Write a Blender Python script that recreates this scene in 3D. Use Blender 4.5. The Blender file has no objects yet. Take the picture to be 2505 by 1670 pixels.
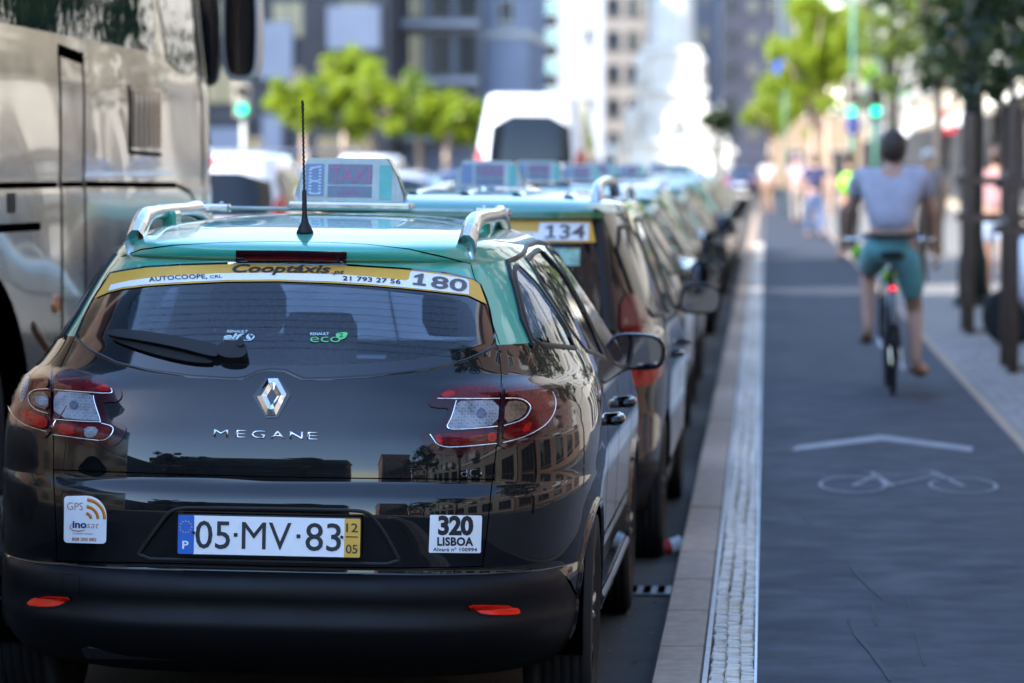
import bpy, bmesh, math, random
import numpy as np
from mathutils import Vector, Matrix, Euler
from mathutils.geometry import delaunay_2d_cdt
from mathutils.bvhtree import BVHTree

R = math.radians
scene = bpy.context.scene
COL = scene.collection

# ------------------------------------------------------------------ camera
EYE = 1.55
YAW, PITCH = R(3.757), R(2.651)
cam_data = bpy.data.cameras.new('camera')
cam_data.lens = 135.0
cam_data.sensor_width = 36.0
cam_data.sensor_fit = 'HORIZONTAL'
cam_data.clip_start = 0.1
cam_data.clip_end = 3000.0
cam_data.dof.use_dof = True
cam_data.dof.focus_distance = 10.95
cam_data.dof.aperture_fstop = 3.3
cam_data.dof.aperture_blades = 0
cam = bpy.data.objects.new('camera', cam_data)
cam.location = (0, 0, EYE)
cam.rotation_euler = (math.pi / 2 - PITCH, 0, YAW)
COL.objects.link(cam)
scene.camera = cam

# ------------------------------------------------------------------ sky and sun
SUN_ELEV = R(36)
SUN_FROM = (-0.80, -0.60)                       # the sun stands behind and to the left
world = bpy.data.worlds.new('World')
scene.world = world
world.use_nodes = True
wn = world.node_tree
sky = wn.nodes.new('ShaderNodeTexSky')
sky.sky_type = 'NISHITA'
sky.sun_disc = False
sky.sun_elevation = SUN_ELEV
sky.sun_rotation = math.atan2(SUN_FROM[0], SUN_FROM[1])
sky.air_density = 1.0
sky.dust_density = 0.3
sky.ozone_density = 3.0
wn.nodes['Background'].inputs['Strength'].default_value = 0.15
wn.links.new(sky.outputs['Color'], wn.nodes['Background'].inputs['Color'])
sun_data = bpy.data.lights.new('sun', 'SUN')
sun_data.energy = 3.0
sun_data.angle = R(0.53)
sun_data.color = (1.0, 0.96, 0.90)
sun = bpy.data.objects.new('sun', sun_data)
sdir = Vector((-SUN_FROM[0] * math.cos(SUN_ELEV), -SUN_FROM[1] * math.cos(SUN_ELEV), -math.sin(SUN_ELEV)))
sun.rotation_euler = sdir.to_track_quat('-Z', 'Y').to_euler()
sun.location = (-30, -30, 60)
COL.objects.link(sun)

scene.view_settings.view_transform = 'Standard'
scene.view_settings.look = 'None'
scene.view_settings.gamma = 1.0
scene.view_settings.use_curve_mapping = False
scene.view_settings.exposure = 2.42
scene.render.engine = 'CYCLES'
scene.cycles.use_denoising = True
scene.cycles.max_bounces = 8
scene.cycles.transparent_max_bounces = 12
scene.cycles.sample_clamp_indirect = 6.0
scene.cycles.caustics_reflective = False
scene.cycles.caustics_refractive = False

# ------------------------------------------------------------------ materials
MATS = {}
def mat(name, color=(.5, .5, .5), rough=.5, metal=0.0, coat=0.0, spec=.5, noise=None, bump=None,
        emit=None, sheen=0.0, roughnoise=None, coat_rough=.03, color2=None, coat_ior=1.5):
    if name in MATS:
        return MATS[name]
    m = bpy.data.materials.new(name)
    m.use_nodes = True
    nt = m.node_tree
    b = nt.nodes['Principled BSDF']
    b.inputs['Base Color'].default_value = (*color, 1)
    b.inputs['Roughness'].default_value = rough
    b.inputs['Metallic'].default_value = metal
    b.inputs['Coat Weight'].default_value = coat
    b.inputs['Coat Roughness'].default_value = coat_rough
    b.inputs['Coat IOR'].default_value = coat_ior
    b.inputs['Specular IOR Level'].default_value = spec
    b.inputs['Sheen Weight'].default_value = sheen
    tc = nt.nodes.new('ShaderNodeTexCoord')
    if noise:
        sc, amt = noise
        n = nt.nodes.new('ShaderNodeTexNoise')
        n.inputs['Scale'].default_value = sc
        n.inputs['Detail'].default_value = 6
        n.inputs['Roughness'].default_value = .62
        nt.links.new(tc.outputs['Object'], n.inputs['Vector'])
        r = nt.nodes.new('ShaderNodeValToRGB')
        c2 = color2 or tuple(max(0, c * (1 - amt)) for c in color)
        c1 = color if color2 else tuple(min(1, c * (1 + amt)) for c in color)
        r.color_ramp.elements[0].position = .32
        r.color_ramp.elements[1].position = .68
        r.color_ramp.elements[0].color = (*c2, 1)
        r.color_ramp.elements[1].color = (*c1, 1)
        nt.links.new(n.outputs['Fac'], r.inputs['Fac'])
        nt.links.new(r.outputs['Color'], b.inputs['Base Color'])
    if roughnoise:
        sc, lo, hi = roughnoise
        n = nt.nodes.new('ShaderNodeTexNoise')
        n.inputs['Scale'].default_value = sc
        n.inputs['Detail'].default_value = 5
        nt.links.new(tc.outputs['Object'], n.inputs['Vector'])
        mr = nt.nodes.new('ShaderNodeMapRange')
        mr.inputs['From Min'].default_value = .3
        mr.inputs['From Max'].default_value = .7
        mr.inputs['To Min'].default_value = lo
        mr.inputs['To Max'].default_value = hi
        nt.links.new(n.outputs['Fac'], mr.inputs['Value'])
        nt.links.new(mr.outputs['Result'], b.inputs['Roughness'])
    if bump:
        sc, st, dist = bump[:3]
        n = nt.nodes.new('ShaderNodeTexNoise')
        n.inputs['Scale'].default_value = sc
        n.inputs['Detail'].default_value = 4 if len(bump) < 4 else bump[3]
        nt.links.new(tc.outputs['Object'], n.inputs['Vector'])
        bn = nt.nodes.new('ShaderNodeBump')
        bn.inputs['Strength'].default_value = st
        bn.inputs['Distance'].default_value = dist
        nt.links.new(n.outputs['Fac'], bn.inputs['Height'])
        nt.links.new(bn.outputs['Normal'], b.inputs['Normal'])
        if coat:
            nt.links.new(bn.outputs['Normal'], b.inputs['Coat Normal'])
    if emit:
        b.inputs['Emission Color'].default_value = (*emit[0], 1)
        b.inputs['Emission Strength'].default_value = emit[1]
    MATS[name] = m
    return m

def glass_mat(name, tint=(.25, .3, .3), ior=1.5, rough=0.0, haze=0.0):
    if name in MATS:
        return MATS[name]
    m = bpy.data.materials.new(name)
    m.use_nodes = True
    nt = m.node_tree
    nt.nodes.remove(nt.nodes['Principled BSDF'])
    out = nt.nodes['Material Output']
    fr = nt.nodes.new('ShaderNodeFresnel'); fr.inputs['IOR'].default_value = ior
    tr = nt.nodes.new('ShaderNodeBsdfTransparent'); tr.inputs['Color'].default_value = (*tint, 1)
    gl = nt.nodes.new('ShaderNodeBsdfGlossy'); gl.inputs['Roughness'].default_value = rough
    gl.inputs['Color'].default_value = (.95, .97, 1, 1)
    mx = nt.nodes.new('ShaderNodeMixShader')
    nt.links.new(fr.outputs['Fac'], mx.inputs['Fac'])
    nt.links.new(tr.outputs['BSDF'], mx.inputs[1])
    nt.links.new(gl.outputs['BSDF'], mx.inputs[2])
    last = mx
    if haze:                                     # a film mixed into the pane to brighten the cabin seen through it
        tl = nt.nodes.new('ShaderNodeBsdfTranslucent'); tl.inputs['Color'].default_value = (.55, .66, .78, 1)
        nz = nt.nodes.new('ShaderNodeTexNoise'); nz.inputs['Scale'].default_value = 5
        tc = nt.nodes.new('ShaderNodeTexCoord'); nt.links.new(tc.outputs['Object'], nz.inputs['Vector'])
        mr = nt.nodes.new('ShaderNodeMapRange'); mr.inputs['To Min'].default_value = haze * .5; mr.inputs['To Max'].default_value = haze * 1.5
        nt.links.new(nz.outputs['Fac'], mr.inputs['Value'])
        m2 = nt.nodes.new('ShaderNodeMixShader')
        nt.links.new(mr.outputs['Result'], m2.inputs['Fac']); nt.links.new(mx.outputs['Shader'], m2.inputs[1]); nt.links.new(tl.outputs['BSDF'], m2.inputs[2])
        last = m2
    nt.links.new(last.outputs['Shader'], out.inputs['Surface'])
    MATS[name] = m
    return m

def leaf_mat(name, color, trans=(.25, .4, .03), amount=.4):
    if name in MATS:
        return MATS[name]
    m = bpy.data.materials.new(name)
    m.use_nodes = True
    nt = m.node_tree
    b = nt.nodes['Principled BSDF']
    b.inputs['Roughness'].default_value = .5
    b.inputs['Specular IOR Level'].default_value = .3
    tc = nt.nodes.new('ShaderNodeTexCoord')
    n = nt.nodes.new('ShaderNodeTexNoise'); n.inputs['Scale'].default_value = 1.7
    nt.links.new(tc.outputs['Object'], n.inputs['Vector'])
    r = nt.nodes.new('ShaderNodeValToRGB')
    r.color_ramp.elements[0].position = .3; r.color_ramp.elements[1].position = .7
    r.color_ramp.elements[0].color = (color[0] * .6, color[1] * .7, color[2] * .8, 1)
    r.color_ramp.elements[1].color = (color[0] * 1.3, color[1] * 1.2, color[2], 1)
    nt.links.new(n.outputs['Fac'], r.inputs['Fac'])
    nt.links.new(r.outputs['Color'], b.inputs['Base Color'])
    t = nt.nodes.new('ShaderNodeBsdfTranslucent'); t.inputs['Color'].default_value = (*trans, 1)
    mx = nt.nodes.new('ShaderNodeMixShader'); mx.inputs['Fac'].default_value = amount
    nt.links.new(b.outputs['BSDF'], mx.inputs[1]); nt.links.new(t.outputs['BSDF'], mx.inputs[2])
    nt.links.new(mx.outputs['Shader'], nt.nodes['Material Output'].inputs['Surface'])
    MATS[name] = m
    return m

# ------------------------------------------------------------------ object helpers
def tag(o, label=None, cat=None, group=None, kind=None):
    if label: o['label'] = label
    if cat: o['category'] = cat
    if group: o['group'] = group
    if kind: o['kind'] = kind
    return o

def thing(name, label, cat, loc=(0, 0, 0), rot=(0, 0, 0), group=None):
    o = bpy.data.objects.new(name, None)
    o.empty_display_size = .2
    o.location = loc
    o.rotation_euler = rot
    COL.objects.link(o)
    return tag(o, label, cat, group)

def link(name, me, parent=None, loc=None, rot=None, scale=None):
    o = bpy.data.objects.new(name, me)
    COL.objects.link(o)
    if parent is not None: o.parent = parent
    if loc is not None: o.location = loc
    if rot is not None: o.rotation_euler = rot
    if scale is not None: o.scale = scale
    return o

def mesh(name, verts, faces, mats, smooth=False, normals=None, midx=None):
    me = bpy.data.meshes.new(name)
    me.from_pydata([tuple(v) for v in verts], [], [tuple(f) for f in faces])
    if not isinstance(mats, (list, tuple)): mats = [mats]
    for m in mats: me.materials.append(m)
    if midx is not None:
        me.polygons.foreach_set('material_index', list(midx))
    if smooth:
        me.polygons.foreach_set('use_smooth', [True] * len(me.polygons))
    me.update()
    if normals is not None:
        me.normals_split_custom_set_from_vertices([tuple(n) for n in normals])
    return me

def copy_tree(o, parent=None):
    c = o.copy()
    COL.objects.link(c)
    c.parent = parent
    for ch in list(o.children):
        copy_tree(ch, c)
    return c

class MB:
    """collects simple solids into one mesh"""
    def __init__(self): self.v = []; self.f = []; self.m = []; self.cur = 0
    def add(self, vs, fs):
        o = len(self.v); self.v += [tuple(p) for p in vs]
        self.f += [tuple(i + o for i in f) for f in fs]; self.m += [self.cur] * len(fs)
        return self
    def box(self, x0, x1, y0, y1, z0, z1, bev=0.0):
        if bev <= 0:
            vs = [(x0,y0,z0),(x1,y0,z0),(x1,y1,z0),(x0,y1,z0),(x0,y0,z1),(x1,y0,z1),(x1,y1,z1),(x0,y1,z1)]
            return self.add(vs, [(0,3,2,1),(4,5,6,7),(0,1,5,4),(1,2,6,5),(2,3,7,6),(3,0,4,7)])
        b = bev
        vs, fs = [], []
        def ring(z, i):
            return [(x0+i,y0+b+0*i,z),(x0+b,y0+i,z),(x1-b,y0+i,z),(x1-i,y0+b,z),(x1-i,y1-b,z),(x1-b,y1-i,z),(x0+b,y1-i,z),(x0+i,y1-b,z)]
        rings = [ring(z0, b * .5), ring(z0 + b, 0), ring(z1 - b, 0), ring(z1, b * .5)]
        for r_ in rings: vs += r_
        fs.append(tuple(range(7, -1, -1))); fs.append(tuple(24 + k for k in range(8)))
        for k in range(3):
            for j in range(8):
                a, c = k * 8 + j, k * 8 + (j + 1) % 8
                fs.append((a, c, c + 8, a + 8))
        return self.add(vs, fs)
    def tube(self, pts, rad, n=10, caps=True):
        pts = [Vector(p) for p in pts]
        if not isinstance(rad, (list, tuple)): rad = [rad] * len(pts)
        vs, fs = [], []
        ref = None
        for i, p in enumerate(pts):
            t = (pts[min(i + 1, len(pts) - 1)] - pts[max(i - 1, 0)]).normalized()
            if ref is None:
                ref = Vector((0, 0, 1)) if abs(t.z) < .9 else Vector((1, 0, 0))
            a = t.cross(ref).normalized(); b = a.cross(t).normalized(); ref = b
            for k in range(n):
                th = 2 * math.pi * k / n
                vs.append(p + (a * math.cos(th) + b * math.sin(th)) * rad[i])
        for i in range(len(pts) - 1):
            for k in range(n):
                a, c = i * n + k, i * n + (k + 1) % n
                fs.append((a, a + n, c + n, c))
        if caps:
            fs.append(tuple(range(n))); fs.append(tuple(reversed(range((len(pts) - 1) * n, len(pts) * n))))
        return self.add(vs, fs)
    def lathe(self, prof, n=24, axis='z', c=(0, 0, 0)):
        vs, fs = [], []
        for (r_, h) in prof:
            for k in range(n):
                th = 2 * math.pi * k / n
                x, y = r_ * math.cos(th), r_ * math.sin(th)
                p = {'z': (x, y, h), 'x': (h, x, y), 'y': (y, h, x)}[axis]
                vs.append((p[0] + c[0], p[1] + c[1], p[2] + c[2]))
        for i in range(len(prof) - 1):
            for k in range(n):
                a, d = i * n + k, i * n + (k + 1) % n
                fs.append((a, d, d + n, a + n))
        fs.append(tuple(reversed(range(n)))); fs.append(tuple(range((len(prof) - 1) * n, len(prof) * n)))
        return self.add(vs, fs)
    def prism(self, poly, z0, z1, M=None):
        """extrude a 2-d polygon (x, y) from z0 to z1"""
        n = len(poly)
        vs = [(p[0], p[1], z0) for p in poly] + [(p[0], p[1], z1) for p in poly]
        fs = [tuple(reversed(range(n))), tuple(range(n, 2 * n))] + [(k, (k + 1) % n, n + (k + 1) % n, n + k) for k in range(n)]
        if M is not None: vs = [M @ Vector(v) for v in vs]
        return self.add(vs, fs)
    def ball(self, c, r, n=10, k=6):
        if not isinstance(r, (list, tuple)): r = (r, r, r)
        vs, fs = [], []
        for i in range(k + 1):
            ph = -math.pi / 2 + math.pi * i / k
            for j in range(n):
                th = 2 * math.pi * j / n
                vs.append((c[0] + r[0] * math.cos(ph) * math.cos(th), c[1] + r[1] * math.cos(ph) * math.sin(th), c[2] + r[2] * math.sin(ph)))
        for i in range(k):
            for j in range(n):
                a, d = i * n + j, i * n + (j + 1) % n
                fs.append((a, d, d + n, a + n))
        return self.add(vs, fs)
    def me(self, name, mats, smooth=False):
        return mesh(name, self.v, self.f, mats, smooth, midx=self.m if isinstance(mats, (list, tuple)) and len(mats) > 1 else None)
    def obj(self, name, mats, parent=None, smooth=False, loc=None, rot=None):
        return link(name, self.me(name, mats, smooth), parent, loc, rot)

def autosmooth(o, ang=35):
    me = o.data
    bm = bmesh.new(); bm.from_mesh(me)
    for e in bm.edges:
        e.smooth = not (len(e.link_faces) == 2 and e.calc_face_angle(0) > R(ang))
    for f in bm.faces: f.smooth = True
    bm.to_mesh(me); bm.free()
    return o

def sheet(name, poly, z, m, thick=0.0):
    """a flat sheet, optional downward thickness"""
    n = len(poly)
    if thick <= 0:
        return mesh(name, [(p[0], p[1], z) for p in poly], [tuple(range(n))], m)
    mb = MB(); mb.prism(poly, z - thick, z)
    return mb.me(name, m)

# ------------------------------------------------------------------ text
_fcache = {}
def text_mesh2d(body, shear=0.0, bold=0.0, spacing=1.0):
    """flat outline of a word: (verts, faces, width, x0), cap height normalised to 1"""
    key = (body, shear, bold, spacing)
    if key in _fcache: return _fcache[key]
    cu = bpy.data.curves.new('lettering', 'FONT')
    cu.body = body; cu.size = 1.0; cu.shear = shear; cu.offset = bold
    cu.space_character = spacing; cu.fill_mode = 'BOTH'; cu.resolution_u = 3
    ob = bpy.data.objects.new('lettering', cu)
    COL.objects.link(ob)
    dg = bpy.context.evaluated_depsgraph_get()
    me = bpy.data.meshes.new_from_object(ob.evaluated_get(dg))
    vs = np.array([v.co[:2] for v in me.vertices]) if len(me.vertices) else np.zeros((0, 2))
    fs = [tuple(p.vertices) for p in me.polygons]
    bpy.data.objects.remove(ob); bpy.data.curves.remove(cu); bpy.data.meshes.remove(me)
    cap = 1.0
    if body != 'H':
        cap = _cap()
        vs = vs / cap
    x0, x1 = vs[:, 0].min(), vs[:, 0].max()
    _fcache[key] = (vs, fs, x1 - x0, x0)
    return _fcache[key]
def _cap():
    if 'cap' not in _fcache:
        vs, fs, w, x0 = text_mesh2d('H')
        _fcache['cap'] = vs[:, 1].max() - vs[:, 1].min()
    return _fcache['cap']

def text_flat(body, p0, width, cap, bold=0.0, shear=0.0, spacing=1.0, bend=0.0):
    """letters laid out in a plane: left end of the baseline p0, total width, cap height"""
    vs, fs, w, x0 = text_mesh2d(body, shear, bold, spacing)
    out = [((v[0] - x0) / w * width + p0[0], v[1] * cap + p0[1] + bend * 4 * ((v[0] - x0) / w) * (1 - (v[0] - x0) / w)) for v in vs]
    return out, fs

# ------------------------------------------------------------------ lofted vehicle skins
def pchip_slopes(x, y):
    h = np.diff(x); d = np.diff(y) / h
    m = np.zeros(len(x))
    for i in range(1, len(x) - 1):
        if d[i - 1] * d[i] > 0:
            w1, w2 = 2 * h[i] + h[i - 1], h[i] + 2 * h[i - 1]
            m[i] = (w1 + w2) / (w1 / d[i - 1] + w2 / d[i])
    m[0], m[-1] = d[0], d[-1]
    return m
def pchip_eval(x, y, m, t):
    i = np.clip(np.searchsorted(x, t) - 1, 0, len(x) - 2)
    h = x[i + 1] - x[i]; s = (t - x[i]) / h
    return ((1 + 2 * s) * (1 - s) ** 2 * y[i] + s * (1 - s) ** 2 * h * m[i] + s * s * (3 - 2 * s) * y[i + 1] + s * s * (s - 1) * h * m[i + 1])

class Loft:
    """a stack of rounded plan outlines. rows: z, rear y, half width, front y, rear corner depth, rear exponent, front corner depth, front exponent"""
    QF, QR = .25, .55
    def __init__(self, rows):
        a = np.array(rows, float)
        d = np.sqrt(np.diff(a[:, 0]) ** 2 + np.diff(a[:, 1]) ** 2 + (np.diff(a[:, 2])) ** 2)
        t = np.concatenate([[0], np.cumsum(np.maximum(d, 1e-4))])
        self.t = t / t[-1]; self.a = a
        self.m = [pchip_slopes(self.t, a[:, k]) for k in range(a.shape[1])]
        self.bvh = None
    def par(self, k, v): return pchip_eval(self.t, self.a[:, k], self.m[k], v)
    def v_of_z(self, z):
        vv = np.linspace(0, 1, 4001); zz = self.par(0, vv)
        return float(vv[np.argmax(zz >= z)])
    def pos(self, u, v):
        u = np.asarray(u, float); v = np.clip(np.asarray(v, float), 0, 1)
        z, yr, hw, yf, dr, nr, df, nf = [self.par(k, v) for k in range(8)]
        right = u <= .5
        w = np.where(right, u * 2, (1 - u) * 2)
        qf, qr = self.QF, self.QR
        phf = np.clip(w / qf, 0, 1) * math.pi / 2              # 0 front centre .. 90 side
        cf, sf = np.abs(np.sin(phf)), np.abs(np.cos(phf))
        rf = (cf ** nf + sf ** nf) ** (-1 / nf)
        phr = np.clip((w - qr) / (1 - qr), 0, 1) * math.pi / 2  # 0 side .. 90 rear centre
        cr, sr = np.abs(np.cos(phr)), np.abs(np.sin(phr))
        rr = (cr ** nr + sr ** nr) ** (-1 / nr)
        yfs, yrs = yf - df, yr + dr
        s = np.clip((w - qf) / (qr - qf), 0, 1)
        x = np.where(w < qf, hw * rf * cf, np.where(w > qr, hw * rr * cr, hw))
        y = np.where(w < qf, yfs + df * rf * sf, np.where(w > qr, yrs - dr * rr * sr, yfs + (yrs - yfs) * s))
        x = np.where(right, x, -x)
        return np.stack([x, y, z], -1)
    def nrm(self, u, v):
        e = 1.5e-4
        du = self.pos(np.asarray(u) + e, v) - self.pos(np.asarray(u) - e, v)
        va, vb = np.clip(np.asarray(v) + 8e-4, 0, 1), np.clip(np.asarray(v) - 8e-4, 0, 1)
        dv = self.pos(u, va) - self.pos(u, vb)
        n = np.cross(dv, du)
        return n / np.maximum(np.linalg.norm(n, axis=-1, keepdims=True), 1e-12)
    def build_bvh(self, nu, nv):
        us = np.linspace(0, 1, nu + 1); vs = np.linspace(0, 1, nv + 1)
        U, V = np.meshgrid(us, vs)
        P = self.pos(U, V).reshape(-1, 3)
        self.guv = np.stack([U.ravel(), V.ravel()], -1)
        tris = []
        for j in range(nv):
            for i in range(nu):
                a = j * (nu + 1) + i
                tris.append((a, a + 1, a + nu + 2)); tris.append((a, a + nu + 2, a + nu + 1))
        self.tris = tris; self.P = P
        self.bvh = BVHTree.FromPolygons([tuple(p) for p in P], tris)
    def hit_uv(self, o, d, guess):
        loc, n, i, dist = self.bvh.ray_cast(o, d)
        if loc is None:
            loc, n, i, dist = self.bvh.find_nearest(o + d * guess)
        a, b, c = self.tris[i]
        A, B, C = self.P[a], self.P[b], self.P[c]
        p = np.array(loc)
        v0, v1, v2 = B - A, C - A, p - A
        d00, d01, d11, d20, d21 = v0 @ v0, v0 @ v1, v1 @ v1, v2 @ v0, v2 @ v1
        den = d00 * d11 - d01 * d01
        if abs(den) < 1e-18: return self.guv[a]
        bb = (d11 * d20 - d01 * d21) / den; cc = (d00 * d21 - d01 * d20) / den
        return self.guv[a] * (1 - bb - cc) + self.guv[b] * bb + self.guv[c] * cc

class Caster:
    def __init__(self, loft, ray, guess): self.loft, self.ray, self.guess = loft, ray, guess
    def uv(self, pts):
        out = np.zeros((len(pts), 2))
        for k, p in enumerate(pts):
            o, d = self.ray(p)
            out[k] = self.loft.hit_uv(o, d, self.guess)
        return out
def rear_caster(loft): return Caster(loft, lambda p: (Vector((p[0], -4, p[1])), Vector((0, 1, 0))), 4.3)
def side_caster(loft, sgn): return Caster(loft, lambda p: (Vector((4 * sgn, p[0], p[1])), Vector((-sgn, 0, 0))), 3.2)
def front_caster(loft): return Caster(loft, lambda p: (Vector((p[0], 9, p[1])), Vector((0, -1, 0))), 4.6)

def resample(poly, step, closed=True):
    out = []
    n = len(poly)
    for k in range(n if closed else n - 1):
        a = np.array(poly[k], float); b = np.array(poly[(k + 1) % n], float)
        m = max(1, int(math.ceil(np.linalg.norm(b - a) / step)))
        for j in range(m): out.append(a + (b - a) * j / m)
    if not closed: out.append(np.array(poly[-1], float))
    return np.array(out)

def smooth_poly(poly, it=2, closed=True):
    """Chaikin corner cutting"""
    p = [np.array(q, float) for q in poly]
    for _ in range(it):
        o = []
        n = len(p)
        if not closed: o.append(p[0])
        for k in range(n if closed else n - 1):
            a, b = p[k], p[(k + 1) % n]
            o += [a * .75 + b * .25, a * .25 + b * .75]
        if not closed: o.append(p[-1])
        p = o
    return np.array(p)

def inside(pts, poly):
    pts = np.asarray(pts); poly = np.asarray(poly)
    x, y = pts[:, 0], pts[:, 1]
    res = np.zeros(len(pts), bool)
    j = len(poly) - 1
    for i in range(len(poly)):
        xi, yi = poly[i]; xj, yj = poly[j]
        if yi != yj:
            c = ((yi > y) != (yj > y)) & (x < (xj - xi) * (y - yi) / (yj - yi) + xi)
            res ^= c
        j = i
    return res

def offset_poly(poly, d):
    """move a closed polygon inwards by d (outwards if negative)"""
    p = np.asarray(poly, float); n = len(p)
    area = .5 * np.sum(p[:, 0] * np.roll(p[:, 1], -1) - np.roll(p[:, 0], -1) * p[:, 1])
    s = 1 if area > 0 else -1
    t = np.roll(p, -1, 0) - np.roll(p, 1, 0)
    t /= np.maximum(np.linalg.norm(t, axis=1, keepdims=True), 1e-9)
    return p + np.stack([-t[:, 1], t[:, 0]], -1) * d * s

def triangulate(outline, holes, step):
    loops = [resample(outline, step)] + [resample(h, step) for h in holes]
    pts, edges = [], []
    for l in loops:
        o = len(pts); n = len(l)
        pts += [tuple(p) for p in l]
        edges += [(o + k, o + (k + 1) % n) for k in range(n)]
    allp = np.concatenate(loops)
    lo, hi = loops[0].min(0), loops[0].max(0)
    gx, gy = np.meshgrid(np.arange(lo[0] + step / 2, hi[0], step), np.arange(lo[1] + step / 2, hi[1], step))
    g = np.stack([gx.ravel(), gy.ravel()], -1)
    if len(g):
        ok = inside(g, loops[0])
        for h in loops[1:]: ok &= ~inside(g, h)
        g = g[ok]
    if len(g):
        dm = np.full(len(g), 1e9)
        for k in range(0, len(allp), 400):
            d = ((g[:, None, :] - allp[None, k:k + 400, :]) ** 2).sum(-1).min(1)
            dm = np.minimum(dm, d)
        g = g[dm > (step * .45) ** 2]
        pts += [tuple(p) for p in g]
    v, e, f, _, _, _ = delaunay_2d_cdt([Vector(p) for p in pts], edges, [], 0, 1e-7)
    V = np.array([p[:] for p in v]); F = np.array([t[:] for t in f if len(t) == 3])
    c = V[F].mean(1)
    ok = inside(c, loops[0])
    for h in loops[1:]: ok &= ~inside(c, h)
    return V, F[ok]

def skin(name, caster, outline, m, holes=(), off=.002, step=.05, skirt=0.0, parent=None, offfn=None, domed=0.0):
    """a panel that lies on the vehicle's skin inside a traced outline"""
    V, F = triangulate(outline, holes, step)
    uv = caster.uv(V)
    P = caster.loft.pos(uv[:, 0], uv[:, 1]); N = caster.loft.nrm(uv[:, 0], uv[:, 1])
    o = np.full(len(V), off) if offfn is None else np.array([offfn(p) for p in V])
    if domed:
        d = np.full(len(V), 1e9); ol = resample(outline, step)
        for k in range(0, len(ol), 300):
            d = np.minimum(d, np.sqrt(((V[:, None] - ol[None, k:k + 300]) ** 2).sum(-1)).min(1))
        o = o + domed * np.clip(d / (4 * step), 0, 1) ** .5
    Q = P + N * o[:, None]
    tri = F.copy()
    fn = np.cross(Q[tri[:, 1]] - Q[tri[:, 0]], Q[tri[:, 2]] - Q[tri[:, 0]])
    flip = (fn * N[tri[:, 0]]).sum(1) < 0
    tri[flip] = tri[flip][:, ::-1]
    verts = [tuple(q) for q in Q]; nor = [tuple(q) for q in N]; faces = [tuple(int(i) for i in t) for t in tri]
    if skirt > 0:
        cnt = {}
        for t in faces:
            for k in range(3):
                a, b = t[k], t[(k + 1) % 3]
                if (b, a) in cnt: cnt.pop((b, a))
                else: cnt[(a, b)] = 1
        for (a, b) in cnt:
            ea = Q[b] - Q[a]; sn = np.cross(ea, N[a]); sn = sn / max(np.linalg.norm(sn), 1e-12)
            k = len(verts)
            verts += [tuple(Q[a]), tuple(Q[b]), tuple(Q[b] - N[b] * skirt), tuple(Q[a] - N[a] * skirt)]
            nn = tuple(sn)
            nor += [nn] * 4
            faces.append((k, k + 3, k + 2, k + 1))
    me = mesh(name, verts, faces, m, True, nor)
    return link(name, me, parent)

def bead(name, caster, line, m, w=.006, h=.0015, off=.001, step=.03, closed=False, parent=None, taper=False):
    """a thin strip (seam, trim, chrome line) that follows a traced line on the skin"""
    L = resample(line, step, closed)
    uv = caster.uv(L)
    P = caster.loft.pos(uv[:, 0], uv[:, 1]); N = caster.loft.nrm(uv[:, 0], uv[:, 1])
    n = len(P)
    T = np.zeros_like(P)
    for k in range(n):
        a = P[(k - 1) % n] if closed or k > 0 else P[k]
        b = P[(k + 1) % n] if closed or k < n - 1 else P[k]
        T[k] = (b - a) / max(np.linalg.norm(b - a), 1e-9)
    S = np.cross(N, T)
    vs, nor, fs = [], [], []
    prof = [(-.5, 0), (-.32, 1), (.32, 1), (.5, 0)]
    for k in range(n):
        ww = w * (min(1, .25 + 3 * min(k, n - 1 - k) / max(1, n)) if taper else 1)
        for (a, b) in prof:
            vs.append(tuple(P[k] + S[k] * a * ww + N[k] * (off + b * h)))
            q = N[k] + S[k] * a * 1.2; nor.append(tuple(q / np.linalg.norm(q)))
    for k in range(n if closed else n - 1):
        a, b = k * 4, ((k + 1) % n) * 4
        for j in range(3): fs.append((a + j, b + j, b + j + 1, a + j + 1))
    me = mesh(name, vs, fs, m, True, nor)
    fn = me.polygons[0].normal if len(me.polygons) else None
    return link(name, me, parent)

def skin_text(name, caster, body, p0, p1, cap, m, parent=None, off=.004, bold=0.0, shear=0.0, spacing=1.0, bend=0.0, ydown=True):
    """letters printed on the skin: baseline from p0 to p1 in the tracing plane"""
    p0, p1 = np.array(p0, float), np.array(p1, float)
    wd = np.linalg.norm(p1 - p0); e = (p1 - p0) / wd
    q = np.array([e[1], -e[0]]) if ydown else np.array([-e[1], e[0]])
    out, fs = text_flat(body, (0, 0), wd, cap, bold, shear, spacing, bend)
    pts = [p0 + e * a + q * b for a, b in out]
    uv = caster.uv(pts)
    N = caster.loft.nrm(uv[:, 0], uv[:, 1]); P = caster.loft.pos(uv[:, 0], uv[:, 1]) + N * off
    return link(name, mesh(name, P, fs, m, True, N), parent)

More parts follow.
